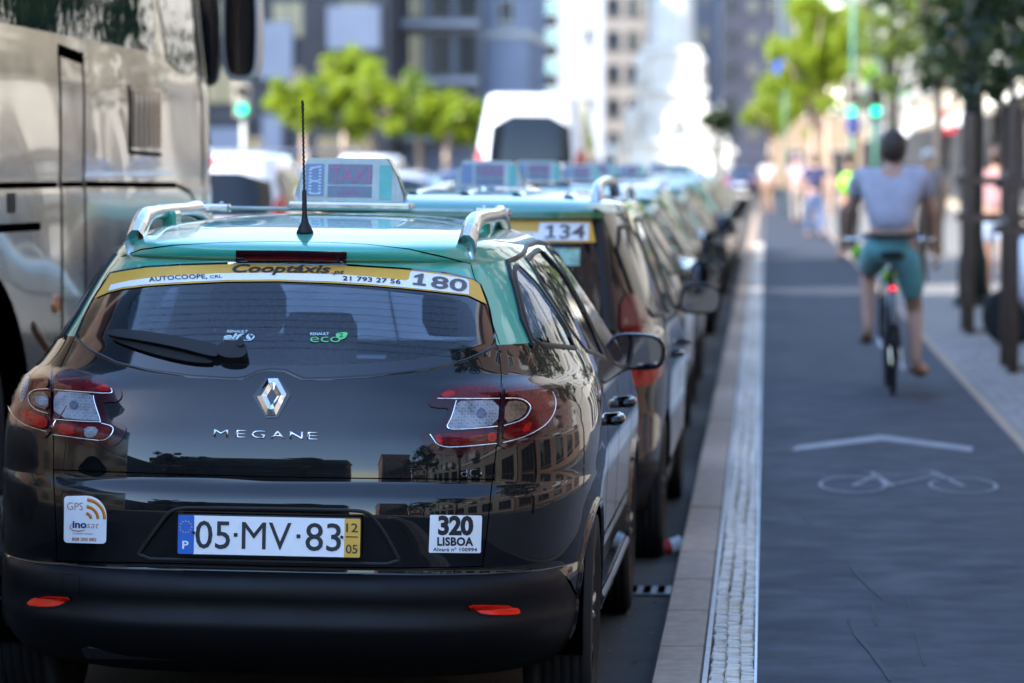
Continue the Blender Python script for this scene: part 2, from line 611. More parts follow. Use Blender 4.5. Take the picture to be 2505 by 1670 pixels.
def shell_mesh(loft, us, vs, holes, bands):
    """the vehicle skin with openings cut out; bands = [(name, vmin, vmax)] -> {name: (verts, faces, normals)}"""
    SU, SV = 9.0, 3.0
    pts = [(u * SU, v * SV) for v in vs for u in us]
    edges = []
    sc = np.array([SU, SV])
    hol = [np.asarray(h) * sc for h in holes]
    keep = np.array(pts)
    near = np.zeros(len(keep), bool)
    for h in hol:
        lo, hi = h.min(0) - .02, h.max(0) + .02
        box = (keep > lo).all(1) & (keep < hi).all(1)
        idx = np.where(box)[0]
        if len(idx):
            hh = resample(h, .01)
            d = np.full(len(idx), 1e9)
            for k in range(0, len(hh), 400):
                d = np.minimum(d, ((keep[idx][:, None] - hh[None, k:k + 400]) ** 2).sum(-1).min(1))
            near[idx[(d < .008 ** 2)]] = True
    border = (keep[:, 0] < 1e-9) | (keep[:, 0] > SU - 1e-9) | (keep[:, 1] < 1e-9) | (keep[:, 1] > SV - 1e-9)
    keep = keep[~near | border]
    pl = [tuple(p) for p in keep]
    for h in hol:
        o = len(pl); n = len(h)
        pl += [tuple(p) for p in h]
        edges += [(o + k, o + (k + 1) % n) for k in range(n)]
    for (_, v0, v1) in bands[1:]:
        o = len(pl)
        pl += [(u * SU, v0 * SV) for u in us]
        edges += [(o + k, o + k + 1) for k in range(len(us) - 1)]
    v, e, f, _, _, _ = delaunay_2d_cdt([Vector(p) for p in pl], edges, [], 0, 1e-7)
    V = np.array([p[:] for p in v]); F = np.array([t[:] for t in f if len(t) == 3])
    c = V[F].mean(1)
    ok = np.ones(len(F), bool)
    for h in hol: ok &= ~inside(c, h)
    F = F[ok]; c = c[ok]
    uv = V / sc
    P = loft.pos(uv[:, 0], uv[:, 1]); N = loft.nrm(uv[:, 0], uv[:, 1])
    fn = np.cross(P[F[:, 1]] - P[F[:, 0]], P[F[:, 2]] - P[F[:, 0]])
    flip = (fn * N[F[:, 0]]).sum(1) < 0
    F[flip] = F[flip][:, ::-1]
    out = {}
    for (nm, v0, v1) in bands:
        s = (c[:, 1] >= v0 * SV) & (c[:, 1] < v1 * SV)
        ff = F[s]
        used, inv = np.unique(ff, return_inverse=True)
        out[nm] = (P[used], inv.reshape(-1, 3), N[used])
    return out

def offset_shell(name, loft, nu, nv, v0, v1, off, m, parent):
    us = np.linspace(0, 1, nu + 1); vs = np.linspace(v0, v1, nv + 1)
    U, V = np.meshgrid(us, vs)
    P = (loft.pos(U, V) + loft.nrm(U, V) * off).reshape(-1, 3)
    fs = []
    for j in range(nv):
        for i in range(nu):
            a = j * (nu + 1) + i
            fs.append((a, a + nu + 1, a + nu + 2, a + 1))
    return link(name, mesh(name, P, fs, m, True), parent)
# ------------------------------------------------------------------ ground
M_GAP = mat('dark_panel_gap', (.001, .001, .001), rough=.9, spec=0)
rng = random.Random(11)
M_ASPHALT = mat('road_asphalt', (.036, .029, .022), rough=.85, noise=(5, .35), bump=(160, .5, .006))
M_PATH = mat('cycle_path_asphalt', (.027, .031, .043), rough=.8, spec=.25, noise=(5, .32), bump=(260, .15, .003), roughnoise=(3, .7, .9))
M_PAVE = mat('limestone_pavement', (.15, .14, .13), rough=.75, noise=(9, .3), bump=(22, .6, .012))
M_KERB = mat('granite_kerb', (.29, .205, .14), rough=.75, noise=(14, .25), bump=(120, .35, .003))
M_STONE = [mat('cobble_%s' % n, c, rough=.55, noise=(40, .22), bump=(90, .4, .003)) for n, c in (('pale', (.56, .48, .39)), ('grey', (.45, .39, .32)), ('warm', (.52, .42, .31)))]
M_MORTAR = mat('dark_joint_sand', (.05, .043, .036), rough=.95, noise=(60, .3))
M_PAINT = mat('worn_white_paint', (.19, .195, .21), rough=.6, noise=(9, .45))
M_TYREMARK = mat('tyre_mark', (.015, .017, .022), rough=.8, noise=(30, .3))
KX0, KX1, CX0, CX1, PX1 = -.335, -.185, -.165, -.022, 1.40      # kerb, cobble strip, cycle path
def road_z(x): return -.12 + .014 * (KX0 - x) if x > -12 else -.12 + .014 * 11.665
ground = link('ground', sheet('ground', [(-900, -400), (900, -400), (900, 1600), (-900, 1600)], -.30, mat('earth', (.06, .058, .055), rough=.9, noise=(.5, .3))))
tag(ground, kind='structure')
xs = [KX0 + .02, -3, -6, -12, -25]
vs, fs = [], []
for x in xs: vs += [(x, -150, road_z(x)), (x, 420, road_z(x))]
for k in range(len(xs) - 1): fs.append((2 * k, 2 * k + 1, 2 * k + 3, 2 * k + 2))
road = tag(link('road', mesh('road', vs, [tuple(reversed(f)) for f in fs], M_ASPHALT)), kind='structure')
path = tag(link('path', sheet('path', [(CX1, -100), (PX1, -100), (PX1, 400), (CX1, 400)], 0, M_PATH, .2)), kind='structure')
path['label'] = 'smooth blue-grey asphalt cycle path'
pave = tag(link('pavement', sheet('pavement', [(PX1 + .06, -100), (6.6, -100), (6.6, 400), (PX1 + .06, 400)], .006, M_PAVE, .2)), kind='structure')
lpave = tag(link('pavement', sheet('pavement', [(-32, -150), (-25, -150), (-25, 400), (-32, 400)], .12, M_PAVE, .3)), kind='structure')
sq = tag(link('pavement', sheet('pavement', [(-70, 92), (-7.4, 92), (-7.4, 186), (-70, 186)], .10, M_PAVE, .3)), kind='structure')
# stone edging between path and pavement
mb = MB()
edge = tag(link('kerb', sheet('kerb', [(PX1, -100), (PX1 + .06, -100), (PX1 + .06, 400), (PX1, 400)], .003, M_KERB, .2)), kind='structure')
# small paving stones of the pavement: the nearer ones are real stones
mb = MB()
strip = tag(link('kerb', sheet('kerb', [(KX0 + .02, -100), (CX1 + .001, -100), (CX1 + .001, 400), (KX0 + .02, 400)], -.013, M_MORTAR, .2)), kind='structure')
strip['label'] = 'kerb of granite blocks with a strip of small cobbles'
kmesh = []
for v in range(4):
    r2 = random.Random(v)
    mb = MB(); mb.box(KX0, KX1, 0, .985, -.20, .002 + r2.uniform(-.001, .001), .012)
    kmesh.append(mb.me('kerb_stone', M_KERB))
y = 1.3; k = 0
while y < 120:
    link('kerb_stone', kmesh[k % 4], strip, (0, y, rng.uniform(-.002, .002)))
    y += 1.0; k += 1
mb = MB(); mb.box(KX1 + .003, KX1 + .018, 1, 130, -.05, .004)
mb.obj('edging_strip', mat('pale_edging', (.44, .40, .36), rough=.6, noise=(20, .2)), strip)
mb = MB(); mb.box(CX1 - .004, CX1 + .004, 1, 130, -.05, .0035)
mb.obj('edging_strip', mat('steel_edging', (.34, .36, .40), rough=.4, metal=.5, noise=(20, .2)), strip)
cob = []
for v in range(9):
    r2 = random.Random(100 + v)
    mb = MB(); w, l = .0415 / 2, .0445 / 2
    def jit(a): return a + r2.uniform(-.003, .003)
    base = [(-w, -l), (w, -l), (w, l), (-w, l)]
    ob = [(jit(a), jit(b)) for a, b in base]
    top = [(a * .86, b * .86) for a, b in ob]
    tz = [r2.uniform(.001, .005) for _ in range(4)]
    vs = [(a, b, -.03) for a, b in ob] + [(a, b, -.005) for a, b in ob] + [(top[j][0], top[j][1], tz[j]) for j in range(4)]
    fs = [(j, (j + 1) % 4, 4 + (j + 1) % 4, 4 + j) for j in range(4)] + [(4 + j, 4 + (j + 1) % 4, 8 + (j + 1) % 4, 8 + j) for j in range(4)] + [(8, 9, 10, 11)]
    mb.add(vs, fs); cob.append((mb.me('cobble', M_STONE[v % 3]), vs, fs))
far = [MB(), MB(), MB()]; n = 0
y = 2.0
while y < 10.88:
    for c in range(3):
        v = rng.randrange(9); x = CX0 + .0465 * (c + .5) + rng.uniform(-.003, .003)
        far[v % 3].add([(x + p[0], y + c * .017 + p[1], p[2]) for p in cob[v][1]], cob[v][2])
    y += .051
y = 10.9
while y < 75:
    for c in range(3):
        x = CX0 + .0465 * (c + .5) + rng.uniform(-.003, .003) + .004 * math.sin(y * 1.7 + c)
        yy = y + rng.uniform(-.006, .006) + c * .017
        v = rng.randrange(9); rot = rng.uniform(-.10, .10)
        if n < 300:
            link('cobble', cob[v][0], strip, (x, yy, rng.uniform(-.004, .001)), (rng.uniform(-.05, .05), rng.uniform(-.05, .05), rot)); n += 1
        else:
            ca, sa = math.cos(rot), math.sin(rot)
            far[v % 3].add([(x + p[0] * ca - p[1] * sa, yy + p[0] * sa + p[1] * ca, p[2]) for p in cob[v][1]], cob[v][2])
    y += .051 * (1 if y < 30 else 1.0)
for j in range(3): tag(far[j].obj('cobbles_beyond', M_STONE[j], strip), kind='stuff')
# paving stones on the footway, small limestone sets seen at a glancing angle
pst = [MB(), MB(), MB()]
r2 = random.Random(5)
y = 17.0
while y < 34:
    x = PX1 + .075
    while x < PX1 + .95:
        s = r2.uniform(.085, .105)
        h = r2.uniform(.008, .015); a = r2.uniform(-.005, .005)
        pst[r2.randrange(3)].add([(x, y, .005), (x + s - .012, y + a, .005), (x + s - .012, y + .085, .005), (x, y + .085 - a, .005), (x + .006, y + .006, h), (x + s - .018, y + .006, h), (x + s - .018, y + .079, h), (x + .006, y + .079, h)],
                             [(0, 1, 5, 4), (1, 2, 6, 5), (2, 3, 7, 6), (3, 0, 4, 7), (4, 5, 6, 7)])
        x += s
    y += .095
M_PST = [mat('paving_%d' % j, c, rough=.7, noise=(30, .25)) for j, c in enumerate(((.20, .185, .175), (.16, .15, .145), (.23, .21, .19)))]
for j in range(3): tag(pst[j].obj('paving_stones', M_PST[j], pave), kind='stuff')

# painted marks on the cycle path
def painted(name, polys, parent):
    mb = MB()
    for p in polys: mb.add([(a, b, .004) for a, b in p], [tuple(range(len(p)))])
    return mb.obj(name, M_PAINT, parent)
painted('chevron', [[(.15, 20.72), (.18, 21.05), (.66, 21.95), (.66, 21.55)], [(.66, 21.55), (.66, 21.95), (1.14, 21.05), (1.12, 20.72)]], path)['label'] = 'white chevron painted on the cycle path'
def stroke(a, b, w):
    a, b = Vector(a), Vector(b); t = (b - a).normalized(); q = Vector((-t.y * w * 1.0, t.x * w * 1.0))
    return [tuple(a - q), tuple(b - q), tuple(b + q), tuple(a + q)]
pol = []
def ring2(cx, cy, rx, ry, w, n=26):
    for k in range(n):
        a, b = 2 * math.pi * k / n, 2 * math.pi * (k + 1) / n
        pol.append([(cx + rx * math.cos(a), cy + ry * math.sin(a)), (cx + rx * math.cos(b), cy + ry * math.sin(b)), (cx + (rx - w) * math.cos(b), cy + (ry - w * 2.2) * math.sin(b)), (cx + (rx - w) * math.cos(a), cy + (ry - w * 2.2) * math.sin(a))])
ring2(.43, 18.55, .165, .46, .014); ring2(.96, 18.55, .165, .46, .014)
for a, b in (((.43, 18.5), (.57, 19.15)), ((.57, 19.15), (.86, 19.2)), ((.60, 18.5), (.86, 19.15)), ((.43, 18.5), (.62, 18.48)), ((.62, 18.48), (.54, 19.3)), ((.50, 19.32), (.60, 19.32)), ((.96, 18.5), (.84, 19.4)), ((.84, 19.4), (.78, 19.42))):
    pol.append(stroke(a, b, .010))
painted('bicycle_symbol', pol, path)['label'] = 'white bicycle symbol painted on the cycle path'
# rubber marks left by wheels
def ribbon(name, pts, w, parent, z=.004):
    mb = MB(); vs = []
    n = len(pts)
    for k, p in enumerate(pts):
        a = Vector(pts[max(0, k - 1)]); b = Vector(pts[min(n - 1, k + 1)]); t = (b - a).normalized()
        ww = w * (.25 + .75 * math.sin(math.pi * (k + .5) / n))
        vs += [(p[0] - t.y * ww, p[1] + t.x * ww, z), (p[0] + t.y * ww, p[1] - t.x * ww, z)]
    mb.add(vs, [(2 * k, 2 * k + 1, 2 * k + 3, 2 * k + 2) for k in range(n - 1)])
    return mb.obj(name, M_TYREMARK, parent)
ribbon('tyre_mark', [(.333, 14.9), (.345, 14.6), (.366, 14.3), (.395, 13.95), (.42, 13.7)], 0.0056, path)
ribbon('tyre_mark', [(.385, 13.55), (.382, 13.2), (.380, 12.9)], 0.0049, path)
ribbon('tyre_mark', [(.505, 12.75), (.503, 12.4), (.500, 12.1), (.497, 11.85)], 0.0042, path)
ribbon('tyre_mark', [(.29, 13.1), (.305, 12.6), (.34, 12.2), (.36, 11.9), (.38, 11.5)], 0.0084, path)
ribbon('tyre_mark', [(.17, 17.1), (.185, 16.8), (.20, 16.4)], 0.0070, path)
ribbon('tyre_mark', [(.52, 13.9), (.515, 13.6), (.51, 13.3)], 0.0028, path)

# gutter drain and bits of litter beside the kerb
dr = thing('drain_grate', 'cast metal gutter drain with slots beside the kerb', 'drain', (-.50, 14.9, road_z(-.5) + .004))
mb = MB(); mb.box(-.16, .16, -.14, .14, 0, .006); fr_ = mb.obj('frame', mat('cast_iron', (.16, .165, .17), rough=.5, metal=.4, noise=(30, .3)), dr)
for k in range(5):
    mb = MB(); mb.box(-.13 + k * .055, -.10 + k * .055, -.11, .11, .0062, .010); mb.obj('slot', M_GAP, dr)
cup = thing('crushed_cup', 'crushed red and white paper cup in the gutter', 'litter', (-.40, 16.4, road_z(-.4) + .03), (0, 1.4, .4))
mb = MB(); mb.lathe([(.028, -.05), (.034, 0)], 14); mb.obj('cup_body', mat('red_paper', (.5, .03, .02), rough=.7, noise=(20, .1)), cup)
mb = MB(); mb.lathe([(.034, 0), (.038, .045), (.040, .05)], 14); mb.obj('cup_rim', mat('white_paper', (.7, .7, .7), rough=.7, noise=(20, .1)), cup)
lit = MB()
for k in range(60):
    x, y = -.36 - abs(rng.gauss(0, .18)), rng.uniform(11.2, 24)
    s, a, z = rng.uniform(.006, .016), rng.uniform(0, 6), road_z(x) + .004
    lit.add([(x + s * math.cos(a + q), y + s * math.sin(a + q), z + rng.uniform(0, .008)) for q in (0, 1.7, 3.3, 4.6)], [(0, 1, 2, 3)])
tag(lit.obj('litter', mat('dry_leaf_litter', (.22, .15, .08), rough=.8, noise=(30, .4))), 'scraps of dry leaf and grit along the gutter', 'litter', kind='stuff')
# ------------------------------------------------------------------ vehicle materials
M_BLACK = mat('black_car_paint', (.003, .0034, .0045), rough=.5, noise=(7, .7), coat=1.0, coat_rough=.012, spec=.06, roughnoise=(9, .4, .55), coat_ior=1.5)
M_MINT = mat('turquoise_car_paint', (.040, .40, .28), rough=.35, coat=1.0, coat_rough=.02, coat_ior=1.5, roughnoise=(9, .3, .42))
M_PLASTIC = mat('charcoal_bumper_plastic', (.0045, .0045, .0055), rough=.5, spec=.2, bump=(420, .12, .002), roughnoise=(6, .44, .58))
M_DARKPL = mat('matt_black_plastic', (.008, .008, .009), rough=.55, spec=.35, bump=(300, .1, .002))
M_CHROME = mat('chrome', (.82, .83, .85), rough=.06, metal=1.0, roughnoise=(30, .04, .09))
M_SATIN = mat('satin_aluminium', (.66, .66, .67), rough=.2, metal=1.0, roughnoise=(20, .16, .26))
M_RUBBER = mat('tyre_rubber', (.012, .012, .012), rough=.75, spec=.3, bump=(80, .2, .004))
M_RIM = mat('wheel_alloy', (.35, .36, .37), rough=.3, metal=1.0, roughnoise=(12, .25, .4))
M_LENSBASE = mat('dark_burgundy_lens', (.026, .002, .006), rough=.15, coat=.55, coat_rough=.01, spec=.2, noise=(14, .2))
def lens(name, color, grid=160.0, deep=.5, rough=.1):
    """lamp lens: moulded ribs under a clear skin"""
    if name in MATS: return MATS[name]
    m = bpy.data.materials.new(name); m.use_nodes = True
    nt = m.node_tree; b = nt.nodes['Principled BSDF']
    tc = nt.nodes.new('ShaderNodeTexCoord')
    ck = nt.nodes.new('ShaderNodeTexVoronoi'); ck.inputs['Scale'].default_value = grid; ck.distance = 'CHEBYCHEV'
    ck.inputs['Randomness'].default_value = .08
    nt.links.new(tc.outputs['Object'], ck.inputs['Vector'])
    nz = nt.nodes.new('ShaderNodeTexNoise'); nz.inputs['Scale'].default_value = 22; nz.inputs['Detail'].default_value = 3
    nt.links.new(tc.outputs['Object'], nz.inputs['Vector'])
    r = nt.nodes.new('ShaderNodeValToRGB')
    r.color_ramp.elements[0].color = (*[c * (1 - deep) for c in color], 1)
    r.color_ramp.elements[1].color = (*color, 1)
    r.color_ramp.elements[0].position = .38; r.color_ramp.elements[1].position = .85
    mm = nt.nodes.new('ShaderNodeMath'); mm.operation = 'ADD'
    ms = nt.nodes.new('ShaderNodeMath'); ms.operation = 'MULTIPLY'; ms.inputs[1].default_value = .62
    nt.links.new(ck.outputs['Distance'], ms.inputs[0])
    nt.links.new(ms.outputs[0], mm.inputs[0]); nt.links.new(nz.outputs['Fac'], mm.inputs[1])
    nt.links.new(mm.outputs[0], r.inputs['Fac'])
    nt.links.new(r.outputs['Color'], b.inputs['Base Color'])
    bn = nt.nodes.new('ShaderNodeBump'); bn.inputs['Strength'].default_value = .12; bn.inputs['Distance'].default_value = .003
    nt.links.new(ck.outputs['Distance'], bn.inputs['Height']); nt.links.new(bn.outputs['Normal'], b.inputs['Normal'])
    b.inputs['Roughness'].default_value = rough; b.inputs['Coat Weight'].default_value = .35; b.inputs['Coat Roughness'].default_value = .01; b.inputs['Specular IOR Level'].default_value = .25
    MATS[name] = m
    return m
M_RED = lens('red_lens', (.13, .0015, .004), 60, .8)
M_REDB = lens('bright_red_lens', (.42, .006, .006), 60, .6)
M_CLEAR = lens('clear_lens', (.30, .31, .34), 120, .8)
M_AMBER = lens('smoky_amber_lens', (.22, .13, .08), 72, .7)
M_REFLECTOR = lens('red_reflector', (.92, .02, .004), 240, .35)
M_GLASS = glass_mat('tinted_rear_glass', (.82, .90, .95), 1.6)
M_SGLASS = glass_mat('side_glass', (.85, .92, .92), 1.5, haze=.10)
M_WGLASS1 = glass_mat('windscreen_glass', (.88, .94, .95), 1.5, haze=.26)
M_DGLASS = mat('dark_car_glass', (.005, .007, .010), rough=.03, spec=.35, coat=.0, coat_rough=.01, bump=(3, .015, .01))
M_FRIT = mat('black_glass_border', (.004, .004, .006), rough=.06, coat=.6, spec=.5, roughnoise=(30, .05, .09))
M_YELLOW = mat('yellow_sticker', (.72, .40, .045), rough=.4, noise=(14, .06))
M_WHITE = mat('white_sticker', (.86, .87, .88), rough=.45, noise=(25, .03))
M_INK = mat('black_ink', (.012, .013, .018), rough=.5, noise=(40, .2))
M_GREYINK = mat('grey_ink', (.11, .11, .11), rough=.5, noise=(40, .2))
M_ORANGE = mat('orange_ink', (.62, .19, .01), rough=.5, noise=(40, .08))
M_BROWN = mat('rust_ink', (.42, .12, .02), rough=.5, noise=(40, .08))
M_NAVY = mat('navy_ink', (.008, .01, .12), rough=.5, noise=(40, .1))
M_PALE = mat('pale_blue_print', (.45, .58, .60), rough=.5, noise=(60, .1))
M_GREENP = mat('green_print', (.10, .55, .18), rough=.5, noise=(60, .1))
M_EUBLUE = mat('plate_blue', (.01, .12, .52), rough=.4, noise=(30, .06))
M_SEAT = mat('dark_seat_cloth', (.09, .10, .115), rough=.9, spec=.2, noise=(60, .3))
M_TRIMGREY = mat('dark_cabin_trim', (.08, .085, .095), rough=.7, noise=(30, .2))
M_SIGNW = mat('off_white_sign_plastic', (.50, .51, .48), rough=.4, noise=(12, .12))
M_SIGNB = mat('blue_grey_display', (.05, .075, .14), rough=.25, coat=.5, noise=(60, .2))
M_SIGNL = mat('pale_display_window', (.16, .22, .36), rough=.35, noise=(60, .15))
M_SIGNR = mat('faded_pink_letters', (.42, .12, .22), rough=.4, noise=(60, .15))
M_SIGNG = mat('green_sign_end', (.02, .24, .15), rough=.25, coat=.4, noise=(20, .15))

def make_wheel(R_=.315, W=.205):
    """wheel about the x axis, outer face towards +x; returns (tyre mesh, rim mesh)"""
    mb = MB()
    prof = [(R_ * .66, -W * .42), (R_ * .74, -W * .5), (R_ * .93, -W * .49), (R_ * .985, -W * .42), (R_, -W * .33)]
    for k in range(-2, 3):                                        # tread ribs with grooves
        c = k * W * .14
        prof += [(R_, c - W * .05), (R_, c + W * .05), (R_ - .007, c + W * .055), (R_ - .007, c + W * .085)]
    prof += [(R_, W * .36), (R_ * .985, W * .42), (R_ * .93, W * .49), (R_ * .74, W * .5), (R_ * .66, W * .42)]
    mb.lathe(prof, 48, 'x')
    tyre = mb.me('tyre', M_RUBBER, True)
    mb = MB()
    mb.lathe([(R_ * .66, -W * .42), (R_ * .68, W * .42), (R_ * .64, W * .40), (R_ * .60, W * .2), (R_ * .2, W * .22), (R_ * .17, W * .36), (.02, W * .38)], 40, 'x')
    for k in range(5):
        a = 2 * math.pi * k / 5
        for s in (-1, 1):
            b = a + s * .16
            p = [(W * .27, R_ * .15 * math.cos(a), R_ * .15 * math.sin(a)), (W * .36, R_ * .4 * math.cos(b), R_ * .4 * math.sin(b)), (W * .34, R_ * .65 * math.cos(b), R_ * .65 * math.sin(b))]
            mb.tube(p, [.022, .02, .022], 6)
    rim = mb.me('rim', M_RIM, True)
    return tyre, rim
WHEEL = make_wheel()
def add_wheels(root, xt, axles, wheel=WHEEL, rad=.315):
    for ya in axles:
        for s in (-1, 1):
            w = link('wheel', wheel[0], root, (s * xt, ya, rad), (0, 0, 0 if s > 0 else math.pi))
            link('rim', wheel[1], w)

# ------------------------------------------------------------------ the front taxi: black estate with a turquoise roof
CAR1_LOC = Vector((-1.405, 10.70, -.105))
CAR1_ROT = Euler((0, R(0.8), R(-0.4)))
rows1 = [  # z, yr, hw, yf, Dr, nr, Df, nf
 (.17, .36, .74, 4.20, .9, 3.5, .7, 3.0),
 (.215, .17, .84, 4.33, 1.1, 3.7, .8, 3.0),
 (.275, .05, .875, 4.44, 1.2, 3.7, .9, 3.0),
 (.335, .008, .885, 4.50, 1.2, 3.7, .9, 3.0),
 (.364, .0, .886, 4.52, 1.2, 3.7, .9, 3.0),
 (.402, .026, .887, 4.54, 1.18, 3.7, .9, 3.0),
 (.411, .011, .888, 4.54, 1.19, 3.7, .9, 3.0),
 (.452, .0, .889, 4.55, 1.2, 3.7, .9, 3.0),
 (.474, .006, .890, 4.55, 1.2, 3.7, .9, 3.0),
 (.494, .032, .890, 4.55, 1.18, 3.7, .9, 3.0),
 (.503, .056, .891, 4.55, 1.16, 3.7, .9, 3.0),
 (.56, .053, .893, 4.54, 1.16, 3.7, .9, 3.0),
 (.66, .050, .897, 4.53, 1.17, 3.7, .9, 3.0),
 (.712, .056, .900, 4.50, 1.17, 3.7, .9, 3.0),
 (.742, .080, .901, 4.46, 1.15, 3.7, .9, 3.0),
 (.752, .089, .901, 4.44, 1.15, 3.7, .9, 3.0),
 (.79, .092, .901, 4.36, 1.15, 3.7, .9, 2.8),
 (.87, .105, .898, 4.10, 1.15, 3.7, .9, 2.6),
 (.94, .128, .890, 3.82, 1.2, 3.5, .8, 2.6),
 (1.00, .155, .872, 3.60, 1.3, 3.5, .7, 2.6),
 (1.05, .185, .845, 3.50, 1.4, 3.2, .7, 2.6),
 (1.10, .222, .818, 3.41, 1.5, 3.3, .7, 2.6),
 (1.14, .255, .798, 3.34, 1.55, 3.4, .7, 2.6),
 (1.24, .350, .744, 3.16, 1.5, 3.4, .7, 2.6),
 (1.325, .440, .690, 3.00, 1.4, 3.4, .65, 2.6),
 (1.370, .468, .652, 2.93, 1.4, 3.4, .6, 2.6),
 (1.376, .448, .646, 2.92, 1.4, 3.4, .6, 2.6),
 (1.401, .436, .615, 2.86, 1.30, 3.4, .6, 2.6),
 (1.412, .446, .598, 2.82, 1.15, 3.4, .6, 2.6),
 (1.422, .484, .578, 2.78, 1.0, 3.4, .6, 2.6),
 (1.437, .60, .535, 2.70, .75, 3.6, .6, 2.6),
 (1.462, .85, .46, 2.55, .5, 3.8, .6, 2.6),
 (1.480, 1.15, .32, 2.35, .6, 3.0, .5, 2.6),
 (1.488, 1.45, .17, 2.12, .3, 2.6, .3, 2.6),
 (1.490, 1.70, .015, 1.80, .02, 2.4, .02, 2.4)]
L1 = Loft(rows1)
L1.build_bvh(360, 200)
car1 = thing('parked_taxi', 'black estate taxi with turquoise roof, 180 banner, first at the rear end of queue', 'taxi',
             CAR1_LOC, CAR1_ROT, 'taxis queued along the kerb')
_M1 = Matrix.Translation(CAR1_LOC) @ CAR1_ROT.to_matrix().to_4x4()
_M1i = _M1.inverted()
# The outlines of this car were measured on the photograph (2505 x 1670); they are carried onto the car's own lofted skin along the
# lines of sight of the station the photograph was taken from, in the car's frame, and are real panels on that skin afterwards.
_ST = _M1i @ Vector((0, 0, 1.55))
_SR = _M1i.to_3x3() @ Euler((math.pi / 2 - R(2.651), 0, R(3.757))).to_matrix()
def survey_ray(p):
    d = _SR @ Vector(((p[0] - 1252.5) / 9394.0, -(p[1] - 835.0) / 9394.0, -1.0))
    return _ST, d.normalized()
PX = Caster(L1, survey_ray, 11.0)
SR1, SL1 = side_caster(L1, 1), side_caster(L1, -1)

GLASS1 = smooth_poly([(186,826),(214,851),(286,884),(357,901),(464,916),(571,923),(598,920),(629,905),(661,900),(696,902),(718,912),(742,923),(803,922),(910,916),(1017,903),(1089,891),(1142,876),(1178,861),(1209,842),
  (1206,809),(1196,755),(1187,726),(1173,695),(1160,685),(1089,668),(981,658),(848,650),(660,646),(577,645),(440,649),(357,654),(304,662),(271,668),(250,698),(229,730),(203,782)], 1)
GATE1 = [(182,822),(161,869),(145,898),(130,919),(131,967),(130,1078),(129,1146),(132,1217),(136,1300),(137,1374),(280,1377),(428,1379),(640,1385),(840,1389),(974,1390),(1100,1389),(1181,1386),
  (1192,1306),(1203,1199),(1214,1110),(1219,1046),(1225,980),(1228,921),(1222,860),(1214,838)]
GATE_TOP = [(1210,812),(1200,757),(1191,727),(1177,694)] + [(1160,681),(1089,664),(981,654),(848,646),(660,642),(577,641),(440,645),(357,650),(304,658),(268,665)] + [(246,698),(225,730),(199,782)]
GATE1 = np.array(GATE1 + GATE_TOP)
RECESS1 = smooth_poly([(329,1367),(360,1322),(404,1262),(418,1249),(440,1243),(464,1241),(760,1245),(870,1248),(895,1252),(912,1263),(939,1299),(962,1340),(983,1381),(840,1378),(640,1374),(480,1370)], 1)
LAMPL_IN = smooth_poly([(132,899),(150,901),(200,908),(264,924),(286,937),(298,955),(300,971),(291,983),(268,985),(254,986),(259,1003),(268,1028),(282,1033),(304,1037),(311,1049),(304,1071),(286,1089),(264,1096),(232,1094),(180,1086),(134,1079),(135,1000),(134,930)], 1)
LAMPL_OUT = smooth_poly([(127,899),(100,895),(57,900),(36,917),(21,931),(14,953),(9,990),(18,1024),(39,1044),(71,1060),(125,1076),(126,1000),(126,930)], 1)
LAMPR_IN = smooth_poly([(1224,926),(1153,933),(1092,946),(1067,960),(1051,978),(1046,989),(1056,997),(1075,999),(1097,999),(1092,1014),(1075,1048),(1046,1055),(1030,1060),(1028,1071),(1042,1096),(1064,1112),(1092,1115),(1150,1111),(1211,1104),(1215,1050),(1221,980)], 1)
LAMPR_OUT = smooth_poly([(1231,922),(1290,917),(1340,926),(1375,946),(1393,970),(1402,998),(1400,1016),(1381,1042),(1346,1064),(1296,1085),(1217,1103),(1221,1046),(1227,980)], 1)
ARCH_R, ARCH_F = (.835, .31), (3.535, .31)
def circle(c, r, n=40, a0=0, a1=2 * math.pi):
    return np.array([(c[0] + r * math.cos(a0 + (a1 - a0) * k / n), c[1] + r * math.sin(a0 + (a1 - a0) * k / n)) for k in range(n)])
# side glazing in the side elevation (y, z)
DLO_Q = smooth_poly([(.66, 1.13), (.70, 1.19), (.84, 1.30), (.93, 1.345), (1.04, 1.355), (1.16, 1.095), (.86, 1.115)], 1)
DLO_R = smooth_poly([(1.225, 1.088), (1.10, 1.36), (1.55, 1.383), (2.02, 1.385), (1.98, 1.02), (1.6, 1.06)], 1)
DLO_F = smooth_poly([(2.06, 1.01), (2.10, 1.384), (2.45, 1.37), (2.75, 1.28), (3.18, 1.03), (3.22, .96), (3.1, .945), (2.6, .965)], 1)

uv_gate = PX.uv(resample(GATE1, 14))
uv_lo = PX.uv(resample(LAMPL_OUT, 12)); uv_ro = PX.uv(resample(LAMPR_OUT, 12))
vB = L1.v_of_z(.498)
def arc_hole(cst, c, r):
    """wheel opening: a circle that runs out through the sill"""
    a = circle(c, r, 26, R(-18), R(198))
    pts = [(c[0] + r * math.cos(R(-18)), .172)] + [tuple(p) for p in a] + [(c[0] - r * math.cos(R(-18)), .172)]
    return cst.uv(resample(pts, .03))
holes1 = [uv_gate, uv_lo, uv_ro]
for cst in (SR1, SL1):
    holes1 += [arc_hole(cst, ARCH_R, .335), arc_hole(cst, ARCH_F, .335)]
    for d in (DLO_Q, DLO_R, DLO_F): holes1.append(cst.uv(resample(d, .03)))
